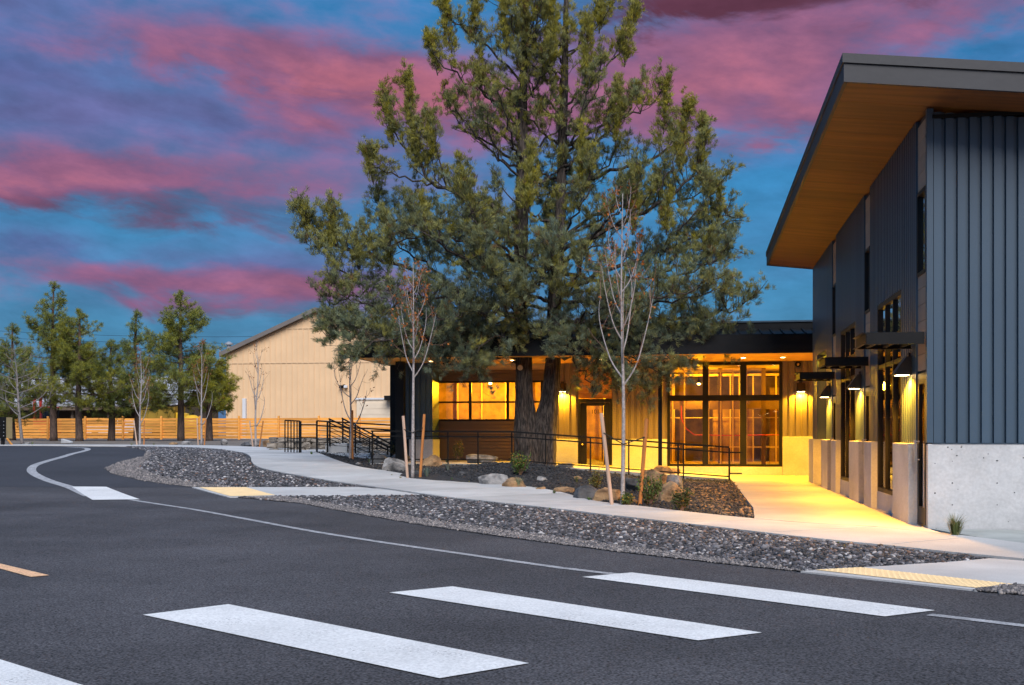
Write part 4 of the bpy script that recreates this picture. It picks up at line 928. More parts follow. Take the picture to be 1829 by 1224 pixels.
# ------------------------------------------------------------------ yard behind the fence
def yard():
    Y = 104.0
    t = thing('open_shed', 'low open shed with pale metal roof behind the pines', 'shed', (wx(150, Y), Y, .8))
    z0 = .6; xa, xb = wx(-60, Y), wx(330, Y); zt = wz(727, 150, Y)
    MB().prism([(xa, Y - 1.0, zt), (xa, Y + 8, zt + 3.1), (xa, Y + 8, zt + 3.4), (xa, Y - 1.0, zt + .25)], (xb - xa, 0, 0)).build('roof', MT['greyroof'], t)
    MB().box((xa, Y + 7.6, z0), (xb, Y + 7.9, zt + 2.8)).box((xa, Y, z0), (xa + .3, Y + 7.6, zt)).box((xb - .3, Y, z0), (xb, Y + 7.6, zt)).build('wall', MT['shedwall'], t)
    for q in np.linspace(xa + .2, xb - .2, 7): MB().box((q - .14, Y - .3, z0), (q + .14, Y - .02, zt + .05)).build('post', MT['shedwall'], t)
    MB().box((xa, Y - 1.02, zt - .35), (xb, Y - .8, zt - .01)).build('fascia_board', MT['shedwall'], t)
    # house roof further left/back
    # red tractor cab
    rx = wx(84, 96); ry = 96.0; t = thing('red_forklift', 'red forklift with tall mast and open cab behind the fence', 'forklift', (rx, ry, .8)); z = .85
    MB().box((rx - 1.0, ry - .7, z + .5), (rx + 1.1, ry + .7, z + 1.9)).build('body', MT['red'], t, bevel=.12)
    MB().box((rx - 1.05, ry - .6, z + .3), (rx - .85, ry - .4, z + 3.9)).box((rx - 1.05, ry + .4, z + .3), (rx - .85, ry + .6, z + 3.9)).build('mast', MT['red'], t)
    for sx in (-.5, .8):
        for sy in (-.6, .5): MB().box((rx + sx - .05, ry + sy, z + 1.9), (rx + sx + .05, ry + sy + .1, z + 2.9)).build('cab_post', MT['black'], t)
    MB().box((rx - .6, ry - .7, z + 2.9), (rx + .95, ry + .7, z + 3.0)).build('cab_roof', MT['red'], t, bevel=.03)
    MB().box((rx - .45, ry - .62, z + 2.0), (rx + .8, ry - .6, z + 2.85)).build('windscreen', MT['glass'], t)
    for sx in (-.7, .75):
        for sy in (-.85, .6):
            w = MB().lathe([(.2, 0), (.45, .02), (.5, .08), (.5, .2), (.45, .25), (.2, .25)], (0, 0, 0), 16).build('wheel', MT['rubber'], t, (rx + sx, ry + sy + .25, z + .45)); w.rotation_euler = (R(90), 0, 0)
    # white pickup
    px_ = wx(212, 93); py_ = 93.0; t = thing('white_pickup', 'white pickup truck parked behind the fence', 'truck', (px_, py_, .85)); z = .85
    MB().prism([(px_ - 2.7, py_ - .95, z + .45), (px_ + 2.7, py_ - .95, z + .45), (px_ + 2.75, py_ - .95, z + 1.0), (px_ + 1.5, py_ - .95, z + 1.12), (px_ - 2.7, py_ - .95, z + 1.15)], (0, 1.9, 0)).build('body', MT['white'], t, bevel=.06)
    MB().prism([(px_ - .6, py_ - .85, z + 1.12), (px_ + 1.45, py_ - .85, z + 1.10), (px_ + .75, py_ - .75, z + 1.85), (px_ - .45, py_ - .75, z + 1.88)], (0, 1.6, 0)).build('cab', MT['white'], t, bevel=.05)
    MB().prism([(px_ - .45, py_ - .93, z + 1.2), (px_ + .35, py_ - .93, z + 1.2), (px_ + .3, py_ - .86, z + 1.75), (px_ - .4, py_ - .86, z + 1.75)], (0, .05, 0)).build('side_window', MT['black'], t)
    MB().prism([(px_ + .45, py_ - .93, z + 1.2), (px_ + 1.2, py_ - .93, z + 1.2), (px_ + .75, py_ - .86, z + 1.75), (px_ + .4, py_ - .86, z + 1.75)], (0, .05, 0)).build('side_window', MT['black'], t)
    for sx in (-1.75, 1.75):
        for sy in (-.97, .72):
            w = MB().lathe([(.2, 0), (.36, .02), (.4, .06), (.4, .2), (.36, .25), (.2, .25)], (0, 0, 0), 18).build('wheel', MT['rubber'], t, (px_ + sx, py_ + sy + .25, z + .4)); w.rotation_euler = (R(90), 0, 0)
    # yellow box truck
    bx = wx(290, 95); by = 95.0; t = thing('yellow_box_truck', 'dull yellow box truck half hidden behind the pine', 'truck', (bx, by, .85)); z = .85
    MB().box((bx - 1.7, by - 1.1, z + .8), (bx + 1.7, by + 1.1, z + 3.0)).build('cargo_box', MT['dullyellow'], t, bevel=.04)
    for q in (-.9, 0, .9): MB().box((bx + q - .03, by - 1.13, z + .85), (bx + q + .03, by - 1.102, z + 2.95)).build('box_rib', MT['dullyellow'], t)
    MB().prism([(bx + 1.75, by - 1.0, z + .5), (bx + 3.5, by - 1.0, z + .5), (bx + 3.5, by - 1.0, z + 1.4), (bx + 2.9, by - 1.0, z + 1.5), (bx + 2.5, by - 1.0, z + 2.3), (bx + 1.75, by - 1.0, z + 2.4)], (0, 2.0, 0)).build('cab', MT['yellow'], t, bevel=.08)
    MB().prism([(bx + 2.0, by - 1.03, z + 1.5), (bx + 2.75, by - 1.03, z + 1.5), (bx + 2.45, by - 1.03, z + 2.15), (bx + 2.0, by - 1.03, z + 2.2)], (0, .04, 0)).build('side_window', MT['black'], t)
    for sx in (-1.0, 2.7):
        for sy in (-1.05, .8):
            w = MB().lathe([(.2, 0), (.4, .02), (.45, .06), (.45, .22), (.4, .27), (.2, .27)], (0, 0, 0), 18).build('wheel', MT['rubber'], t, (bx + sx, by + sy + .25, z + .45)); w.rotation_euler = (R(90), 0, 0)
    # yellow tank
    tx = wx(343, 92); t = thing('yellow_tank', 'rounded bright yellow tank behind the fence right of the pine trunk', 'tank', (tx, 92, .85)); z = .85
    MB().lathe([(.4, 0), (.75, .15), (.82, .6), (.82, 1.4), (.72, 1.75), (.4, 1.98), (.12, 2.05)], (0, 0, 0), 22).build('shell', MT['yellow'], t, (tx, 92, z + .1), smooth=True)
    MB().lathe([(.2, 0), (.2, .12), (.15, .15)], (0, 0, 0), 14).build('lid', MT['black'], t, (tx, 92, z + 2.14)); MB().lathe([(.84, 0), (.86, .03), (.86, .09), (.84, .12)], (0, 0, 0), 22).build('hoop', MT['yellow'], t, (tx, 92, z + .95))
yard()
# cluster mailbox
def mailbox():
    D = 63.0; c = at(6, D, z=0); z = g(c.x, c.y); t = thing('cluster_mailbox', 'dark cluster mailbox with tan side on a post at the far left', 'mailbox', (c.x, c.y, z))
    a = at(-10, D, z=0); b = at(11, D, z=0); e = at(22, D + .5, z=0); zb, zt = z + .38, EYE - (745 - HY) / FPX * D
    MB().prism([(a.x, a.y, zb), (b.x, b.y, zb), (b.x + .02, b.y + .5, zb), (a.x, a.y + .5, zb)], (0, 0, zt - zb)).build('box_front', MT['black'], t)
    MB().prism([(b.x + .003, b.y, zb), (e.x, e.y, zb), (e.x - .04, e.y + .04, zb), (b.x + .023, b.y + .3, zb)], (0, 0, zt - zb - .02)).build('box_side', MT['mailtan'], t)
    for r in range(5):
        for k in range(2):
            q = a.lerp(b, .30 + .42 * k); MB().box((q.x - .11, q.y - .022 , zb + .06 + r * .2), (q.x + .11, q.y - .006, zb + .24 + r * .2)).build('mail_door', MT['black'], t)
            MB().box((q.x + .06, q.y - .045, zb + .14 + r * .2), (q.x + .09, q.y - .024, zb + .17 + r * .2)).build('lock', MT['white'], t)
    MB().box((a.x + .3, a.y + .15, z - .05), (a.x + .45, a.y + .3, zb)).build('post', MT['black'], t)
    MB().bar((b.x + .05, b.y, zb), (e.x + .12, e.y - .2, z), .08).bar((a.x + .1, a.y + .1, zb), (a.x - .1, a.y - .2, z), .08).build('brace', MT['cedar'], t)
mailbox()
cs_ = gp(118, 792); tag(MB().prism([(cs_.x - .35, cs_.y, cs_.z), (cs_.x + .45, cs_.y - .3, cs_.z), (cs_.x + .45, cs_.y - .3, cs_.z + .12), (cs_.x - .35, cs_.y, cs_.z + .28)], (.05, .25, 0)).build('kerb_stone', MT['wallconc'], bevel=.03), 'tilted grey concrete kerb piece at the edge of the far road', 'kerb stone')
# power lines
for k, (pa, pb) in enumerate((((-200, 578), (70, 583)), ((-200, 590), (120, 594)))):
    a, b = at(pa[0], 150, py=pa[1]), at(900, 150, py=pb[1] - 120 * 0 + (0 if k else 0))
    pts = [a.lerp(b, q) + Vector((0, 0, -1.6 * 4 * q * (1 - q))) for q in np.linspace(0, 1, 14)]
    tag(MB().tube(pts, .025, 4).build('power_line', MT['black']), ('upper' if k == 0 else 'lower') + ' thin power line crossing the sky behind the pines', 'power line', 'power lines')
# ------------------------------------------------------------------ vegetation helpers
def unit(a): return a / np.maximum(1e-9, np.linalg.norm(a, axis=-1, keepdims=True))
def blades(P, D, C, nb, L, w, bias, spread, jl=.35):
    """P,D,C (n,3): tufts of nb diamond leaflets each"""
    n = len(P); P = np.repeat(P, nb, 0); D = np.repeat(D, nb, 0); C = np.repeat(C, nb, 0); N_ = n * nb
    d = unit(D * bias + unit(rng.normal(size=(N_, 3)))); b = P + rng.normal(size=(N_, 3)) * spread
    side = unit(np.cross(d, unit(rng.normal(size=(N_, 3))))); l = (L * rng.uniform(1 - jl, 1 + jl, (N_, 1))); ww = w * rng.uniform(.7, 1.3, (N_, 1))
    up = np.cross(d, side) * ww * .25
    V = np.stack([b, b + d * l * .5 + side * ww + up, b + d * l, b + d * l * .5 - side * ww + up], 1).reshape(-1, 3)
    F = np.arange(N_ * 4).reshape(-1, 4); C = C * rng.uniform(.8, 1.2, (N_, 1)); return V, F, np.repeat(C, 4, 0)
def catmull(pts, n=6):
    P = [Vector(p) for p in pts]; out = []
    for i in range(len(P) - 1):
        q0, q1, q2, q3 = P[max(i - 1, 0)], P[i], P[i + 1], P[min(i + 2, len(P) - 1)]
        for k in range(n):
            t = k / n; out.append(.5 * ((2 * q1) + (q2 - q0) * t + (2 * q0 - 5 * q1 + 4 * q2 - q3) * t * t + (3 * q1 - q0 - 3 * q2 + q3) * t ** 3))
    out.append(P[-1]); return out
def rv(s=1.0): return Vector((random.gauss(0, s), random.gauss(0, s), random.gauss(0, s)))
def sample(path, q):
    f = q * (len(path) - 1); i = min(int(f), len(path) - 2); return path[i].lerp(path[i + 1], f - i), (path[i + 1] - path[i]).normalized()
# ------------------------------------------------------------------ the big juniper
def juniper():
    base = gp(957, 831, gbed); D0 = depth_of(base.x, base.y)
    t = thing('juniper_tree', 'huge twin-trunked juniper in the middle of the planting bed', 'tree', tuple(base))
    def Q(px, py, dd=0.0): return at(px, D0 + dd, py=py)
    # trunks with fluted bark
    def trunk(pts, rad, name, seed, n=56, ext=()):
        path = catmull(pts, 14); m = len(path); mb = MB(); rads = np.interp(np.linspace(0, 1, m), np.linspace(0, 1, len(rad)), rad)
        prev = None; base_i = 0
        for i, p in enumerate(path):
            d = (path[min(i + 1, m - 1)] - path[max(i - 1, 0)]).normalized(); u = Vector((1, 0, 0)); u = (u - d * u.dot(d)).normalized(); w = d.cross(u)
            for j in range(n):
                a = 2 * math.pi * j / n; nz = Vector((math.cos(a) * 2, math.sin(a) * 2, p.z * 1.1 + seed)); w_ = 1.2 * mnoise.noise(nz * .9); f = 1 + .09 * math.sin(a * 4 + seed + p.z * .8 + w_) + .05 * math.sin(a * 9 + seed * 2 - p.z * 1.1 + 2 * w_) + .11 * mnoise.noise(Vector((nz.x * 2.6, nz.y * 2.6, nz.z * .9))) + .07 * mnoise.noise(Vector((nz.x * 7, nz.y * 7, nz.z * 1.8)))
                mb.v.append(tuple(p + (u * math.cos(a) + w * math.sin(a)) * rads[i] * f))
        for i in range(m - 1):
            for j in range(n):
                a = i * n + j; b = i * n + (j + 1) % n; mb.f.append((a, b, b + n, a + n))
        mb.f.append(tuple((m - 1) * n + j for j in range(n)))
        return mb.build(name, MT['bark'], t, smooth=True), path, rads
    d0 = .06
    tL, pL, rL = trunk([Q(949, 850), Q(945, 815), Q(940, 770), Q(937, 710), Q(935, 640), Q(929, 540), Q(931, 400), Q(934, 200), Q(938, 20), Q(944, -190)], [.52, .42, .36, .255, .235, .21, .18, .13, .08, .03], 'trunk', 1.0)
    tR, pR, rR = trunk([Q(968, 850, d0), Q(969, 815, d0), Q(971, 770, d0), Q(981, 715, d0), Q(988, 640, d0), Q(990, 540, d0), Q(1000, 400, d0), Q(1006, 220, d0), Q(1010, 60, d0), Q(1014, -110, d0)], [.52, .42, .38, .25, .205, .19, .16, .12, .08, .03], 'trunk', 4.0)
    for px_, py_, r_, dd in ((929, 657, .085, -.30), (917, 652, .07, -.22)):
        p = Q(px_, py_, dd); a = Q(px_ + 2, py_ - 3, dd + .5)
        st = MB().tube([a, p], [r_ * 1.3, r_ * 1.05], 12).build('branch_stub', MT['bark'], t); dn = (p - a).normalized() * .006
        MB().tube([p + dn * .2, p + dn * 1.5], r_ * .95, 14).build('cut_face', MT['cut'], st)
    limbs = MB(); tufts = []      # (P, D, kind)
    def twig(p, dirv, l, upb, hue, r):
        e = p + dirv * l * .55 + rv(.03); e2 = e + (dirv + Vector((0, 0, .4 * upb)) + rv(.2)).normalized() * l * .5
        limbs.tube([p, e, e2], [r, .006, .003], 4, False); tw = [p, e, e2]; m = max(3, int(l / .058)); h = hue + random.gauss(0, .10)
        for j in range(m):
            qq = .15 + .85 * (j + random.random()) / m; a, dd_ = sample(tw, min(.999, qq)); tufts.append((a + rv(.05), dd_ * .7 + Vector((0, 0, .45)) + rv(.25), h))
    def add_twigs(path, r0, q0, dens, ln, upb, hue, droop=0.0, tip=True):
        L = sum((path[i + 1] - path[i]).length for i in range(len(path) - 1)); n = max(3, int(L * dens * .62))
        for k in range(n):
            q = q0 + (1 - q0) * (k + random.random()) / n; p, d = sample(path, min(q, .999)); h2 = hue + random.gauss(0, .16)
            l = ln * random.uniform(.5, 1.5) * (1.15 - .6 * q); dirv = (d * random.uniform(.0, .8) + rv(.52) + Vector((0, 0, upb * 1.15))).normalized()
            e = p + dirv * l * .6 + rv(.05); e2 = e + (dirv + Vector((0, 0, .45 * upb)) + rv(.25)).normalized() * l * .55; sb = catmull([p, e, e2], 3)
            limbs.tube(sb, list(np.linspace(max(.009, r0 * .24), .005, len(sb))), 4, False)
            for j in range(max(3, int(l * 6.5))):
                s_, sd__ = sample(sb, min(.999, .2 + .8 * (j + random.random()) / max(3, int(l * 6.5)))); twig(s_, (sd__ * .6 + rv(.6) + Vector((0, 0, .45 * upb))).normalized(), random.uniform(.16, .36), upb, h2, .006)
        if tip:
            p, d = sample(path, .999)
            for j in range(5): twig(p - d * random.uniform(0, .45), (d + Vector((0, 0, .6)) + rv(.25)).normalized(), random.uniform(.2, .4), .8, hue, .006)
    def limb(pts, r, hue, q0=.22, dens=5.0, ln=.75, upb=.55, droop=0.0, tag_=None):
        path = catmull(pts, 5); m = len(path); path = [p + rv(.05) if 0 < i < m - 1 else p for i, p in enumerate(path)]
        limbs.tube(path, list(np.linspace(r * .8, .012, m)), 6); add_twigs(path, r, q0, dens, ln, upb, hue, droop); return path
    # limbs seen in silhouette
    X = [
     ([(928, 580, 0), (830, 520, .3), (720, 480, .5), (640, 452, .4), (575, 425, .2), (533, 378, 0)], .10, .15, .42),
     ([(640, 452, .4), (605, 430, .2), (588, 380, .1)], .03, .25, .3), ([(700, 470, .5), (650, 520, .1), (600, 540, -.2), (575, 575, -.4)], .05, .1, .1),
     ([(760, 490, .4), (690, 560, -.2), (630, 590, -.6), (590, 610, -.8)], .05, .0, .1), ([(820, 520, .3), (740, 580, -.8), (670, 600, -1.2), (620, 570, -1.5)], .06, -.05, .15),
     ([(930, 400, 0), (850, 350, -.4), (770, 328, -.5), (742, 255, -.4), (728, 145, -.3)], .10, .45, .30), ([(770, 328, -.5), (715, 315, -.3), (668, 300, 0), (652, 275, 0)], .04, .35, .3),
     ([(755, 300, -.5), (705, 240, -.2), (690, 178, 0)], .035, .45, .2), ([(800, 335, -.5), (775, 270, -.8), (765, 215, -.8)], .035, .35, .3),
     ([(931, 430, 0), (840, 400, .6), (740, 390, 1.0), (690, 400, 1.2), (672, 340, 1.3)], .07, .2, .25), ([(930, 470, 0), (850, 440, -1.0), (760, 420, -1.5), (690, 440, -1.6)], .08, .05, .2),
     ([(929, 530, 0), (860, 480, -1.4), (790, 440, -2.4), (740, 400, -2.8)], .08, .0, .25), ([(933, 560, 0), (850, 560, -1.2), (780, 580, -2.0), (720, 600, -2.4)], .07, -.15, .15),
     ([(934, 600, 0), (870, 600, -.8), (820, 620, -1.4), (790, 650, -1.6)], .06, -.2, .1),
     ([(934, 300, 0), (880, 260, .3), (830, 230, .5), (800, 180, .5)], .06, .35, .25), ([(934, 230, 0), (870, 170, -.3), (810, 130, -.2), (765, 85, 0)], .06, .5, .25),
     ([(935, 150, 0), (880, 90, 0), (820, 50, .1), (785, 10, .1)], .05, .5, .2), ([(937, 60, 0), (890, 0, 0), (840, -50, 0), (815, -120, 0)], .05, .5, .2),
     ([(992, 520, 0), (1080, 485, .2), (1180, 450, .3), (1250, 420, .3), (1300, 385, .2)], .10, .15, .25), ([(988, 580, 0), (1080, 575, -.3), (1200, 570, -.4), (1290, 560, -.3), (1343, 532, -.2)], .10, .1, .25),
     ([(1006, 330, 0), (1090, 310, .2), (1180, 275, .2), (1215, 235, .1), (1226, 195, 0)], .08, .45, .25), ([(1002, 450, 0), (1110, 400, -.3), (1210, 340, -.3), (1250, 280, -.2), (1256, 222, -.1)], .09, .35, .25),
     ([(1002, 420, 0), (1100, 370, .8), (1200, 360, 1.2), (1275, 340, 1.3)], .07, .3, .25), ([(998, 490, 0), (1100, 500, .9), (1220, 490, 1.3), (1300, 450, 1.4)], .08, .1, .2),
     ([(990, 540, 0), (1080, 540, -1.4), (1180, 530, -2.2), (1270, 500, -2.5)], .08, .0, .2), ([(986, 600, 0), (1090, 620, .4), (1200, 620, .6), (1290, 600, .6)], .07, .0, .2),
     ([(986, 600, 0), (1060, 620, -1.0), (1130, 640, -1.5), (1180, 670, -1.6)], .05, -.25, .15), ([(986, 610, 0), (1080, 600, 1.2), (1170, 620, 1.6), (1270, 630, 1.6)], .06, -.1, .2),
     ([(1006, 260, 0), (1090, 220, .2), (1150, 190, .3), (1192, 152, .2)], .06, .45, .25), ([(1007, 190, 0), (1070, 130, 0), (1110, 90, .1), (1138, 20, .1)], .05, .5, .2),
     ([(1008, 110, 0), (1060, 50, 0), (1100, 0, 0), (1110, -60, 0)], .05, .5, .2), ([(1005, 300, 0), (1070, 250, -1.0), (1120, 200, -1.4), (1140, 160, -1.4)], .06, .4, .25), ([(996, 480, 0), (1060, 420, -1.6), (1110, 370, -2.4), (1140, 330, -2.6)], .07, .2, .25),
     ([(984, 620, 0), (1040, 640, -.8), (1080, 665, -1.0), (1110, 690, -1.1)], .04, -.25, .1), ([(940, 610, 0), (910, 610, -1.2), (870, 640, -1.6), (850, 665, -1.7)], .04, -.2, .1),
    ]
    X += [([(800, 505, .3), (760, 470, -.6), (715, 440, -1.0), (690, 400, -1.0)], .05, .1, .1), ([(860, 540, .2), (800, 530, -1.5), (740, 530, -2.2), (690, 520, -2.6)], .06, -.1, .1), ([(880, 560, 0), (820, 560, 1.2), (740, 560, 2.0), (660, 560, 2.4)], .06, .0, .1),
     ([(640, 500, .2), (610, 480, -.4), (590, 470, -.5), (580, 440, -.4)], .04, .15, .1), ([(690, 560, -.2), (650, 540, -1.0), (610, 530, -1.3), (590, 500, -1.2)], .04, .1, .1), ([(700, 590, -.4), (660, 610, -1.0), (640, 625, -1.2), (620, 640, -1.2)], .03, .0, .1),
     ([(930, 480, 0), (890, 440, -1.8), (850, 400, -2.6), (830, 350, -2.9)], .06, .2, .25), ([(929, 540, 0), (900, 510, -2.0), (870, 480, -3.0), (850, 440, -3.3)], .06, .05, .25), ([(990, 560, 0), (1000, 540, -2.0), (1030, 500, -3.0), (1040, 450, -3.3)], .06, .1, .25),
     ([(1000, 440, 0), (1020, 400, -1.8), (1050, 350, -2.4), (1060, 290, -2.5)], .05, .35, .25), ([(1180, 450, .3), (1220, 400, -.5), (1260, 370, -.7), (1280, 330, -.7)], .04, .25, .1), ([(1150, 500, .4), (1210, 480, -.6), (1260, 470, -1.0), (1300, 440, -1.0)], .05, .1, .1),
     ([(1100, 560, -.4), (1180, 540, -1.4), (1240, 530, -1.8), (1300, 510, -1.8)], .05, .05, .1), ([(1120, 590, .2), (1200, 600, -.8), (1260, 610, -1.2), (1300, 600, -1.2)], .04, .0, .1), ([(1100, 400, -.3), (1160, 350, -1.0), (1200, 300, -1.2), (1210, 250, -1.2)], .04, .35, .1),
     ([(1110, 620, -.2), (1150, 640, -.6), (1190, 650, -.8), (1230, 655, -.8)], .03, -.2, .1), ([(1180, 450, .3), (1230, 450, 1.0), (1270, 440, 1.3), (1305, 420, 1.4)], .04, .15, .1), ([(930, 590, 0), (880, 570, -1.8), (840, 560, -2.6), (800, 570, -3.0)], .05, -.15, .2), ([(1000, 590, 0), (1050, 560, -1.8), (1100, 550, -2.6), (1130, 560, -3.0)], .05, -.1, .2)]
    for pts, r, hue, q0 in X:
        up = hue > .3
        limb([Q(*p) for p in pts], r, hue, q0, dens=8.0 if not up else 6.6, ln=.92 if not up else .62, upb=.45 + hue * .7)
    def spire(b, tp, w=.34):
        b, tp = Q(*b), Q(*tp); ax = tp - b; L = ax.length; limbs.tube([b, tp], [.022, .004], 5, False); n = int(L * 26)
        for k in range(n):
            q = (k + random.random()) / n; p = b + ax * q; a = random.uniform(0, 6.28); l = w * (1 - q) ** .75 * random.uniform(.5, 1.15) + .09
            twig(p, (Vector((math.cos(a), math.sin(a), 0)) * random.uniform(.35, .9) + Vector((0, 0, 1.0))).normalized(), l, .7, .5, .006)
    for b, tp, w in (((745, 310, -.4), (727, 136, -.3), .42), ((703, 262, -.2), (690, 170, 0), .30), ((775, 285, -.8), (762, 205, -.8), .3), ((1215, 310, .1), (1226, 190, 0), .36), ((1250, 320, -.2), (1257, 216, -.1), .36), ((592, 440, .1), (588, 366, .1), .24), ((552, 425, .1), (532, 364, 0), .24),
                     ((1185, 240, .2), (1193, 146, .2), .34), ((1115, 120, .1), (1138, 8, .1), .36), ((808, 100, .1), (786, -20, .1), .36), ((782, 135, 0), (762, 58, 0), .28), ((668, 330, 0), (650, 268, 0), .24), ((850, 60, 0), (840, -70, 0), .36), ((1070, 60, 0), (1085, -60, 0), .36),
                     ((905, 100, -1), (900, -80, -1), .4), ((985, 120, -1), (980, -60, -1), .4), ((1045, 150, -1), (1050, 30, -1), .4), ((1100, 260, -1.2), (1105, 140, -1.2), .4), ((1280, 390, 0), (1286, 330, 0), .26), ((830, 360, -2.2), (822, 280, -2.2), .36), ((1040, 330, -2.2), (1040, 220, -2.2), .4), ((945, 380, -2.4), (948, 250, -2.4), .42), ((1130, 420, -2), (1135, 330, -2), .36), ((760, 430, -1.8), (752, 350, -1.8), .34), ((1190, 420, -1), (1196, 340, -1), .34), ((700, 480, -1.2), (694, 410, -1.2), .3), ((640, 480, 0), (634, 425, 0), .26)):
        spire(b, tp, w)
    for pts in ([(900, 600, -.4), (850, 590, -1.4), (800, 610, -2.0), (770, 640, -2.2)], [(920, 590, -.3), (890, 600, -1.8), (850, 630, -2.2), (830, 662, -2.3)], [(860, 580, -.8), (790, 600, -1.2), (730, 620, -1.4), (690, 640, -1.5)], [(780, 590, -1), (720, 600, -1.8), (660, 615, -2.0), (625, 640, -2.0)], [(1000, 600, -.2), (1040, 605, -1.6), (1080, 630, -2.0), (1100, 665, -2.1)],
                [(1040, 590, -.4), (1110, 600, -1.4), (1170, 620, -1.8), (1210, 650, -1.9)], [(1100, 580, -.4), (1180, 590, -1.0), (1240, 605, -1.3), (1285, 625, -1.3)], [(1080, 620, -.8), (1130, 650, -1.3), (1150, 680, -1.4), (1160, 705, -1.4)], [(960, 600, -.4), (965, 590, -1.8), (985, 600, -2.4), (1000, 630, -2.5)], [(1020, 620, -.6), (1030, 650, -1.0), (1050, 680, -1.2), (1065, 700, -1.2)], [(700, 600, -.8), (650, 600, -1.0), (610, 600, -1.1), (585, 585, -1.1)]):
        limb([Q(*p) for p in pts], .035, random.uniform(-.25, .0), .12, dens=8.5, ln=.72, upb=.22)
    # limbs towards and away from the viewer and inner fill
    for path, z0, z1 in ((pL, 3.6, 14.0), (pR, 3.6, 12.8)):
        z = z0
        while z < z1:
            i = min(range(len(path)), key=lambda k: abs(path[k].z - z)); p = path[i]; f = (z - 3.0) / 11.5
            az = random.uniform(0, 2 * math.pi); ln = (3.5 * (1 - f) ** .75 + .55) * random.uniform(.65, 1.0); el = .05 + .95 * f + random.uniform(-.1, .15)
            d = Vector((math.cos(az) * .95, math.sin(az), 0)); a = p + d * ln * .35 + Vector((0, 0, ln * .35 * el * .6)); b = p + d * ln * .7 + Vector((0, 0, ln * .7 * el)); c = p + d * ln + Vector((0, 0, ln * el * 1.15 + .2))
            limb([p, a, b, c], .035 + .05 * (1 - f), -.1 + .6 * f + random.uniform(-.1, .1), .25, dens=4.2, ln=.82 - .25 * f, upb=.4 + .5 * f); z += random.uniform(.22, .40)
        # leader foliage
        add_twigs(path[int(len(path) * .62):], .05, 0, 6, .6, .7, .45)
    limbs.build('limbs', MT['bark'], t, smooth=True)['kind'] = 'stuff'
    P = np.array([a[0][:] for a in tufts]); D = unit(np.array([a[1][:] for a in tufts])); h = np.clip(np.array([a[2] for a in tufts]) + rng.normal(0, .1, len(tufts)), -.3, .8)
    q = ((h + .3) / 1.1)[:, None]; C = (1 - q) * np.array([[.160, .205, .145]]) + q * np.array([[.370, .320, .028]])  # upper tufts yellower, with the lit top's highlights painted into their colour
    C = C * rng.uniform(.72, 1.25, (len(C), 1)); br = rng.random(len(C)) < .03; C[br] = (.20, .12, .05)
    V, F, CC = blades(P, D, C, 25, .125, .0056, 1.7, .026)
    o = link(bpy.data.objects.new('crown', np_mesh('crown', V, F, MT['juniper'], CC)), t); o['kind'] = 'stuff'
    print('juniper tufts', len(tufts))
juniper()
# ------------------------------------------------------------------ pines by the fence
def pine(px, py, D, top_py, wid_px, seed, label, lean=0, dens=1.0, low=.12, yel=.5, gap=0.0):
    random.seed(seed); base = at(px, D, py=py); base.z = g(base.x, base.y) ; pm_ = FPX / D; Ht = EYE - (top_py - HY) / FPX * D - base.z; Rm = wid_px / 2 / pm_
    t = thing('pine_tree', label, 'tree', tuple(base), 'pines along the cedar fence')
    top = base + Vector((lean, 0, Ht)); path = catmull([base + Vector((0, 0, -.1)), base.lerp(top, .35) + rv(.06), base.lerp(top, .7) + rv(.06), top], 6); m = len(path)
    MB().tube(path, list(np.linspace(.28, .03, m)), 10).build('trunk', MT['pinebark'], t, smooth=True)
    lm = MB(); tuf = []
    z = low
    while z < .985:
        f = (z - low) / (1 - low); prof = (1 - f) ** 1.05 * (1 - .35 * math.exp(-f * 9)); nbr = random.randint(4, 6) if f < .7 else random.randint(2, 4)
        for k in range(nbr):
            if random.random() < gap: continue
            az = random.uniform(0, 6.28); ln = max(.12, Rm * 1.3 * prof * random.uniform(.55, 1.2)); p, _ = sample(path, z); d = Vector((math.cos(az), math.sin(az), 0)); el = -.10 + .62 * f
            c = p + d * ln + Vector((0, 0, ln * el + .15 * ln)); mid = p + d * ln * .55 + Vector((0, 0, ln * el * .4)); bp = catmull([p, mid, c], 4); lm.tube(bp, list(np.linspace(.035 * (1 - f) + .015, .01, len(bp))), 4)
            ns = max(1, int(ln * 5.6 * dens))
            for j in range(ns):
                q = .28 + .72 * (j + random.random()) / ns; s, sd_ = sample(bp, min(.999, q)); l2 = ln * .30 * random.uniform(.5, 1.2) * (1.15 - q * .6) + .06 + .06 * (1 - f)
                dv = (sd_ * .7 + rv(.6) + Vector((0, 0, .35))).normalized(); e = s + dv * l2; lm.tube([s, e], [.012, .006], 3, False)
                for w in (.45, 1.0): tuf.append((s.lerp(e, w) + rv(.05), dv + Vector((0, 0, .3)), yel + random.gauss(0, .2)))
        z += random.uniform(.026, .048) * 10 / Ht * .9
    for k in range(6): tuf.append((top + Vector((0, 0, -.1 * k)) + rv(.05), Vector((0, 0, 1)), yel))
    lm.build('limbs', MT['pinebark'], t)['kind'] = 'stuff'
    P = np.array([a[0][:] for a in tuf]); D_ = unit(np.array([a[1][:] for a in tuf])); q = np.clip(np.array([a[2] for a in tuf]), 0, 1)[:, None]
    C = (1 - q) * np.array([[.105, .145, .055]]) + q * np.array([[.270, .245, .020]]); C *= 1.35 * rng.uniform(.75, 1.2, (len(C), 1))
    V, F, CC = blades(P, D_, C, 28, .24, .0095, .8, .03)
    o = link(bpy.data.objects.new('crown', np_mesh('crown', V, F, MT['pine'], CC)), t); o['kind'] = 'stuff'
pine(96, 787, 78, 506, 135, 11, 'tallest pine near the left edge, first trunk in front of the fence', dens=.95, yel=.40, low=.27)
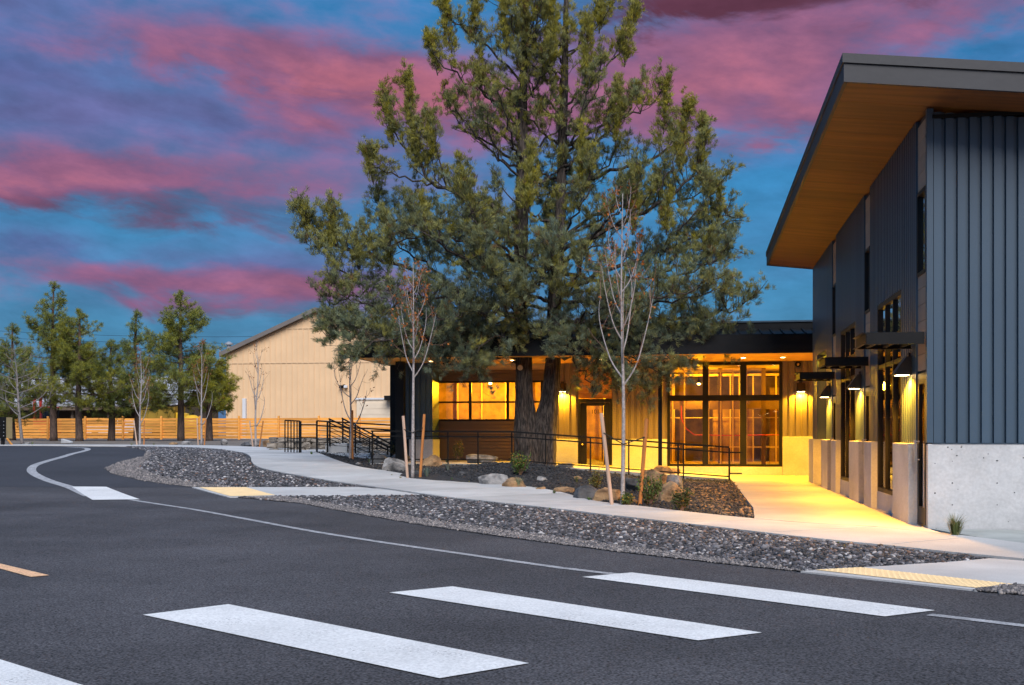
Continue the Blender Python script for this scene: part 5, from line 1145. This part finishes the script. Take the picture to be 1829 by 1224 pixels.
pine(142, 790, 77, 556, 150, 12, 'broad bushy pine right of the tallest one at the left', dens=1.15, yel=.55, low=.27)
pine(199, 789, 79, 612, 110, 13, 'shorter dark pine between the bushy pine and the staked saplings', dens=1.0, yel=.25, low=.27)
pine(244, 789, 80, 556, 100, 14, 'slender open pine whose thin tip rises alone at mid left', dens=.75, yel=.22, low=.25)
pine(323, 789, 78, 522, 160, 15, 'large pine with dense yellow-green right side nearest the tan barn', dens=1.25, yel=.45, low=.24)
pine(374, 789, 79, 630, 105, 16, 'low yellow-green bushy pine in front of the barn corner', dens=1.5, yel=.9, low=.34)
pine(22, 789, 82, 580, 120, 17, 'dark pine at the left edge behind the bare tree', dens=1.0, yel=.3, low=.2)
pine(-45, 789, 82, 560, 120, 18, 'pine cut off by the left edge of the picture', dens=1.0, yel=.3, low=.2)
# ------------------------------------------------------------------ staked saplings
def sapling(px, py, top_py, seed, label, stakes, spread=.5, leaves=0, wide=False, fn=g, rtrunk=.035, nbr=14, low=.28, colr=(.38, .13, .03), lean=0.0):
    random.seed(seed); base = gp(px, py, fn); D = depth_of(base.x, base.y); Ht = EYE - (top_py - HY) / FPX * D - base.z
    t = thing('sapling', label, 'tree', tuple(base), 'bare saplings'); top = base + Vector((lean, .05, Ht))
    path = catmull([base + Vector((0, 0, -.05)), base.lerp(top, .33) + rv(.02), base.lerp(top, .66) + rv(.03), top], 6)
    MB().tube(path, list(np.linspace(rtrunk, .006, len(path))), 8).build('trunk', MT['palebark'], t, smooth=True)
    bm_, tw = MB(), MB(); tips = []
    for k in range(nbr):
        q = low + (.93 - low) * (k + random.random() * .6) / nbr; p, _ = sample(path, q); az = k * 2.4 + random.uniform(-.4, .4); ln = (Ht * .34 * (1 - q) + .28) * random.uniform(.75, 1.15) * (1.3 if wide else 1)
        out = spread * random.uniform(.75, 1.2); d = Vector((math.cos(az), math.sin(az), 0))
        a = p + d * ln * out * .55 + Vector((0, 0, ln * (.30 if not wide else .18))); b = p + d * ln * out + Vector((0, 0, ln * (.85 if not wide else .45))); c = b + d * ln * .1 * out + Vector((0, 0, ln * .35)) + rv(.05)
        pt = catmull([p, a, b, c], 4); r = rtrunk * (1 - q) * .5 + .006; bm_.tube(pt, list(np.linspace(r, .0045, len(pt))), 5, False)
        for j in range(random.randint(3, 6) if not wide else 9):
            s, sd_ = sample(pt, random.uniform(.3, .98)); dv = (sd_ + rv(.55 if not wide else .8) + Vector((0, 0, .2))).normalized(); e = s + dv * ln * random.uniform(.12, .35); e2 = e + (dv + Vector((0, 0, .4))).normalized() * ln * .15
            tw.tube([s, e, e2], [.006, .0045, .003], 4, False); tips += [e, e2, s]
    if wide: t.children[0].data.materials[0] = MT['greybark']
    bm_.build('limbs', MT['greybark' if wide else 'palebark'], t, smooth=True)['kind'] = 'stuff'; tw.build('twigs', MT['greybark'] if wide else MT['twig'], t)['kind'] = 'stuff'
    if leaves:
        hi = [p for p in tips if p.z > base.z + Ht * .42] or tips; P = np.array([(random.choice(hi) + rv(.05))[:] for _ in range(leaves)]); C = np.array([colr]) * rng.uniform(.6, 1.5, (leaves, 1))
        V, F, CC = blades(P, np.tile([[0, 0, -1.0]], (leaves, 1)), C, 2, .07, .022, .4, .02); o = link(bpy.data.objects.new('leaves', np_mesh('leaves', V, F, MT['leaf'], CC)), t); o['kind'] = 'stuff'
    tops = []
    for (bx, by, tx, ty, mk) in stakes:
        b = at(bx, D - .05, py=by); a = at(tx, D - .05, py=ty); s = thing('stake', {'stake_pale': 'pale', 'stake_orange': 'orange'}[mk] + ' wooden stake ' + stakes_words(px, mk), 'stake', tuple(b), 'sapling stakes')
        w = MB().tube([b + Vector((0, 0, -.05)), a], [.036, .036], 10).build('pole', MT[mk], s); tops.append(b.lerp(a, .78))
    if len(tops) >= 2 and D < 80:
        p, _ = sample(path, .001); z = sum(q.z for q in tops) / 2; i = min(range(len(path)), key=lambda k: abs(path[k].z - z)); c = path[i]
        MB().tube([tops[0] + Vector((0, -.04, 0)), c + Vector((0, -.045, -.03)), tops[1] + Vector((0, -.04, .02))], .011, 5).build('tie_strap', MT['rubber'], t)
SW = {625: "beside the thin sapling at the steps", 1112: 'beside the large sapling near the walkway', 737: 'beside the sapling left of the garage door', 628: 'beside the thin sapling at the steps', 457: 'beside the sapling in front of the tan barn', 360: 'beside the sapling before the yellow-green pine', 250: 'beside the leftmost staked sapling'}
def stakes_words(px, mk): return SW[px]
sapling(1112, 904, 345, 21, 'large pale-barked sapling between two stakes near the walkway', [(1093, 899, 1074, 738, 'stake_pale'), (1142, 907, 1155, 748, 'stake_orange')], .38, 110, fn=gbed, rtrunk=.045, nbr=15, low=.37)
sapling(737, 854, 468, 22, 'pale sapling with orange leaves between two stakes left of the garage door', [(728, 852, 720, 743, 'stake_pale'), (750, 856, 758, 740, 'stake_orange')], .42, 200, fn=gbed, rtrunk=.05, nbr=14, low=.44)
sapling(625, 821, 612, 23, 'thin bare sapling with a single orange stake at the steps', [(630, 822, 629, 733, 'stake_orange')], .55, 20, fn=gbed, rtrunk=.05, nbr=10, low=.25)
sapling(457, 798.5, 612, 24, 'bare reddish sapling in front of the tan barn wall', [(452, 799.5, 446, 752, 'stake_pale'), (463, 799.5, 470, 752, 'stake_orange')], .30, 60, rtrunk=.065, nbr=11, low=.2)
sapling(360, 795, 610, 25, 'bare sapling with rusty tips in front of the yellow-green pine', [(354, 795.4, 352, 747, 'stake_pale'), (365, 796, 368, 749, 'stake_orange')], .40, 260, rtrunk=.07, nbr=11, low=.2, colr=(.30, .11, .03))
sapling(250, 795.5, 625, 26, 'leftmost staked sapling with rusty leaf tips', [(245, 795.6, 239, 751, 'stake_pale'), (257, 795.6, 258, 751, 'stake_orange')], .42, 260, rtrunk=.07, nbr=11, low=.2, colr=(.30, .11, .03))
sapling(40, 794, 612, 27, 'bare spreading grey tree at the left edge in front of the fence', [], .95, 0, wide=True, rtrunk=.11, nbr=22, low=.25, lean=-.6)
# ------------------------------------------------------------------ boulders
def boulder(px, py, wpx, hpx, mk, label, fn=gbed, seed=0, flat=1.0):
    rs = random.Random(seed * 7 + int(px)); p = gp(px, py, fn); D = depth_of(p.x, p.y); w = wpx / FPX * D; h = hpx / FPX * D
    bm = bmesh.new(); bmesh.ops.create_icosphere(bm, subdivisions=4, radius=1.0); o_ = Vector((rs.uniform(0, 50), rs.uniform(0, 50), rs.uniform(0, 50)))
    planes = [(Vector((rs.gauss(0, 1), rs.gauss(0, 1), rs.gauss(0, .8))).normalized(), rs.uniform(.55, .85)) for _ in range(13)]
    for v in bm.verts:
        c = v.co.copy()
        for nrm, d in planes:
            e = c.dot(nrm) - d
            if e > 0: c -= nrm * e * .96
        c *= 1 + .12 * mnoise.noise(c * 1.7 + o_) + .07 * abs(mnoise.noise(c * 3.8 + o_)) - .04 * abs(mnoise.noise(c * 8 + o_)) + .025 * mnoise.noise(c * 14 + o_); v.co = c
    xs = [v.co.x for v in bm.verts]; zs = [v.co.z for v in bm.verts]; sx = w / (max(xs) - min(xs)); zl = -.55; sz = h / (max(zs) - zl)
    for v in bm.verts: v.co = Vector((v.co.x * sx, v.co.y * sx * .8, (v.co.z - zl) * sz))
    me = bpy.data.meshes.new('boulder'); bm.to_mesh(me); bm.free(); me.materials.append(MT[mk]); o = bpy.data.objects.new('boulder', me); link(o, None, (p.x, p.y, p.z - .02 - .10 * h)); o.rotation_euler = (0, 0, TH); tag(o, label, 'boulder', 'landscape boulders'); return o
BL = [(674, 829, 36, 22, 'boulder_dark', 'dark rounded boulder just right of the thin staked sapling'), (708, 841, 46, 28, 'boulder_grey', 'pale grey angular boulder left of the leaning pale stake'), (772, 834, 36, 25, 'boulder_brown', 'round rust brown boulder right of the orange stake'),
      (716, 822, 34, 14, 'boulder_dark', 'low dark boulder behind the pale grey angular one'), (860, 828, 58, 20, 'boulder_grey', 'wide grey boulder in front of the garage door'), (884, 866, 58, 24, 'boulder_grey', 'long grey boulder at the sidewalk edge below the juniper'), (920, 871, 44, 22, 'boulder_brown', 'grey brown boulder touching the pale grass tuft'),
      (1012, 838, 34, 14, 'boulder_dark', 'small dark boulder at the right foot of the juniper'), (1004, 880, 40, 14, 'boulder_brown', 'flat tan boulder right of the pale grass tuft'), (1046, 892, 50, 30, 'boulder_dark', 'dark slate boulder left of the large sapling'), (1086, 896, 56, 30, 'boulder_brown', 'brown streaked boulder behind the leaning pale stake'),
      (1134, 878, 44, 30, 'boulder_dark', 'blue-black boulder between the large sapling and orange stake'), (1163, 855, 36, 20, 'boulder_brown', 'tan boulder at the top left of the boulder pile'), (1174, 872, 48, 40, 'boulder_brown', 'rounded ochre boulder in the middle of the boulder pile'), (1203, 876, 32, 34, 'boulder_grey', 'pale upright boulder on the right of the boulder pile'),
      (1192, 896, 56, 42, 'boulder_brown', 'orange boulder at the front of the boulder pile'), (1204, 852, 26, 20, 'boulder_brown', 'small brown boulder topping the boulder pile'), (1184, 852, 38, 24, 'boulder_brown', 'low brown boulder at the back of the boulder pile'), (1124, 900, 30, 16, 'boulder_brown', 'small brown boulder at the foot of the large sapling')]
BL += [(640, 831, 14, 7, 'boulder_grey', 'tiny grey stone beside the thin staked sapling'), (742, 847, 14, 8, 'boulder_dark', 'small dark stone between the two stakes left of the garage door'), (826, 848, 16, 8, 'boulder_dark', 'small dark stone in the mulch below the garage door'), (968, 858, 22, 10, 'boulder_grey', 'small grey stone in the mulch below the juniper trunk'),
       (1030, 856, 18, 8, 'boulder_brown', 'small brown stone in the mulch right of the juniper'), (965, 876, 20, 9, 'boulder_brown', 'small tan stone between the pale grass tuft and flat boulder'), (1148, 868, 22, 16, 'boulder_grey', 'small grey stone behind the orange stake by the pile'), (1222, 884, 20, 14, 'boulder_brown', 'small brown stone at the right foot of the boulder pile')]
for i, b in enumerate(BL): boulder(*b, seed=i + 3)
for i, b in enumerate([(332, 796, 20, 10, 'boulder_grey', 'pale boulder at the far roadside left of the rust-tipped sapling'), (310, 795.5, 16, 7, 'boulder_brown', 'small pinkish boulder at the far roadside'), (401, 796, 14, 14, 'boulder_grey', 'upright grey boulder below the barn corner'), (440, 797, 20, 9, 'boulder_dark', 'low dark boulder left of the barn sapling'), (455, 796, 22, 14, 'boulder_grey', 'grey boulder behind the barn sapling'), (476, 797, 14, 13, 'boulder_brown', 'tan boulder beside the picket guard panel'), (48, 794.5, 13, 6, 'boulder_grey', 'small pale boulder at the foot of the bare spreading tree')]):
    boulder(*b, fn=g, seed=i + 60)
# ------------------------------------------------------------------ small plants
def grass_tuft(px, py, hpx, n, label, c=(.20, .24, .16), fn=gbed, spread=.35, seed=0, c2=(.36, .30, .16)):
    p = gp(px, py, fn); D = depth_of(p.x, p.y); h = hpx / FPX * D; V, F, C = [], [], []
    rs = np.random.default_rng(seed + int(px))
    for i in range(n):
        a = rs.uniform(0, 6.28); o = rs.uniform(0, .25) * h; lean = abs(rs.normal(0, spread)) + .05; l = h * rs.uniform(.6, 1.08); d = np.array([math.cos(a), math.sin(a), 0]); sd_ = np.array([-d[1], d[0], 0]) * (.004 + .0035 * h)
        b = np.array(p) + d * o * .5; m = b + d * l * lean * .45 + np.array([0, 0, l * .6]); e = b + d * l * (lean * 1.25 + .05) + np.array([0, 0, l * (1 - .35 * lean)]); k = len(V)
        V += [b - sd_, b + sd_, m + sd_ * .7, m - sd_ * .7, e]; F += [(k, k + 1, k + 2, k + 3)]; F += [(k + 3, k + 2, k + 4, k + 4)]
        cc = np.array(c if rs.random() < .8 else c2) * rs.uniform(.7, 1.3); C += [cc] * 5
    me = bpy.data.meshes.new('grass_tuft'); me.from_pydata([tuple(v) for v in V], [], [f if f[2] != f[3] else f[:3] for f in F])
    a_ = me.color_attributes.new('tint', 'FLOAT_COLOR', 'POINT'); a_.data.foreach_set('color', np.concatenate([np.array(C), np.ones((len(C), 1))], 1).astype(np.float32).ravel()); me.materials.append(MT['leaf']); me.update()
    tag(link(bpy.data.objects.new('grass_tuft', me)), label, 'grass', 'ornamental grass tufts')
BG = (.24, .27, .24)
for px_, py_, h_, n_, lb, c_ in [(1706, 960, 46, 200, 'green grass tuft against the concrete end wall', (.13, .16, .05)), (926, 872, 22, 170, 'pale grass tuft at the sidewalk edge below the juniper', (.24, .29, .17)), (800, 841, 17, 170, 'blue-grey grass tuft right of the rust brown boulder', BG), (762, 852, 20, 150, 'blue-green grass tuft beside the orange stake', (.18, .25, .22)),
      (798, 827, 10, 90, 'small grass tuft behind the rust brown boulder', (.12, .17, .10)), (990, 884, 10, 80, 'low green tuft left of the flat tan boulder', (.09, .15, .06)), (660, 828, 10, 70, 'small green tuft left of the dark rounded boulder', (.12, .19, .11)), (1052, 896, 9, 70, 'bright green weed at the sidewalk edge left of the pale stake', (.13, .24, .03)),
      (700, 851, 5, 40, 'tiny yellow-green tuft left of the pale stake', (.22, .24, .06)), (715, 856, 6, 50, 'tiny yellow tuft at the sidewalk edge', (.30, .28, .08)), (807, 858, 6, 60, 'tiny green tuft in the black mulch', (.10, .17, .07)), (838, 863, 5, 40, 'tiny yellow tuft left of the long grey boulder', (.34, .30, .10)), (556, 813, 8, 80, 'bright green grass at the steps landing', (.12, .22, .03)),
      (495, 799, 9, 120, 'green grass beside the picket guard panel', (.11, .19, .04)), (275, 796, 6, 60, 'small tuft at the far roadside', (.17, .20, .10)), (235, 796, 6, 60, 'small pale tuft at the far roadside left of the sapling', (.26, .28, .14)), (58, 795, 8, 60, 'grey-green tuft beside the bare spreading tree', (.20, .24, .12)), (1030, 862, 14, 60, 'sparse green tuft right of the juniper trunk', (.16, .17, .06)), (1497, 971.5, 5, 40, 'tiny grass blades at the rock bed edge below the walkway', (.20, .26, .05)), (982, 912, 6, 60, 'tiny green weed at the rock bed edge', (.16, .24, .05))]:
    grass_tuft(px_, py_, h_, n_, lb, c_, fn=g if px_ < 560 or px_ in (1705, 1497, 982) else gbed)
def shrub(px, py, wpx, hpx, n, label, c, leaf=.05, fn=gbed, seed=0):
    random.seed(seed + int(px)); p = gp(px, py, fn); D = depth_of(p.x, p.y); w, h = wpx / FPX * D / 2, hpx / FPX * D; t = thing('shrub', label, 'shrub', tuple(p), 'small shrubs in the planting bed'); st = MB(); tips = []
    for i in range(n):
        a = random.uniform(0, 6.28); r = w * math.sqrt(random.random()); e = p + Vector((math.cos(a) * r, math.sin(a) * r, h * random.uniform(.45, 1.0))); m = p.lerp(e, .5) + rv(.03) + Vector((0, 0, .04)); st.tube([p, m, e], [.010, .006, .003], 4, False)
        for q in np.linspace(.3, 1, 8): tips.append(p.lerp(m, q * 2) if q < .5 else m.lerp(e, q * 2 - 1))
    st.build('stems', MT['twig'], t)['kind'] = 'stuff'; P = np.array([v[:] for v in tips]); C = np.array([c]) * rng.uniform(.6, 1.5, (len(P), 1)); yl = rng.random(len(P)) < .12; C[yl] = (.34, .20, .03)
    V, F, CC = blades(P, np.tile([[0, 0, 1.0]], (len(P), 1)), C, 4, leaf, leaf * .28, .5, .03); o = link(bpy.data.objects.new('leaves', np_mesh('leaves', V, F, MT['leaf'], CC)), t); o['kind'] = 'stuff'
shrub(1218, 915, 36, 42, 26, 'dark leafy shrub with yellow leaves at the bed corner', (.06, .075, .025))
shrub(1160, 904, 52, 56, 34, 'loose green shrub in front of the boulder pile', (.10, .15, .04))
shrub(930, 850, 40, 40, 30, 'green shrub at the foot of the juniper', (.09, .16, .03)); shrub(817, 824, 20, 38, 20, 'upright shrub in front of the garage door', (.10, .11, .03)); shrub(1066, 876, 26, 34, 14, 'thin yellow-green shrub left of the large sapling', (.20, .18, .05))
shrub(705, 818, 22, 30, 18, 'dark shrub at the wing corner post', (.07, .07, .03)); shrub(1120, 905, 20, 22, 14, 'small green shrub at the foot of the large sapling', (.10, .13, .03))
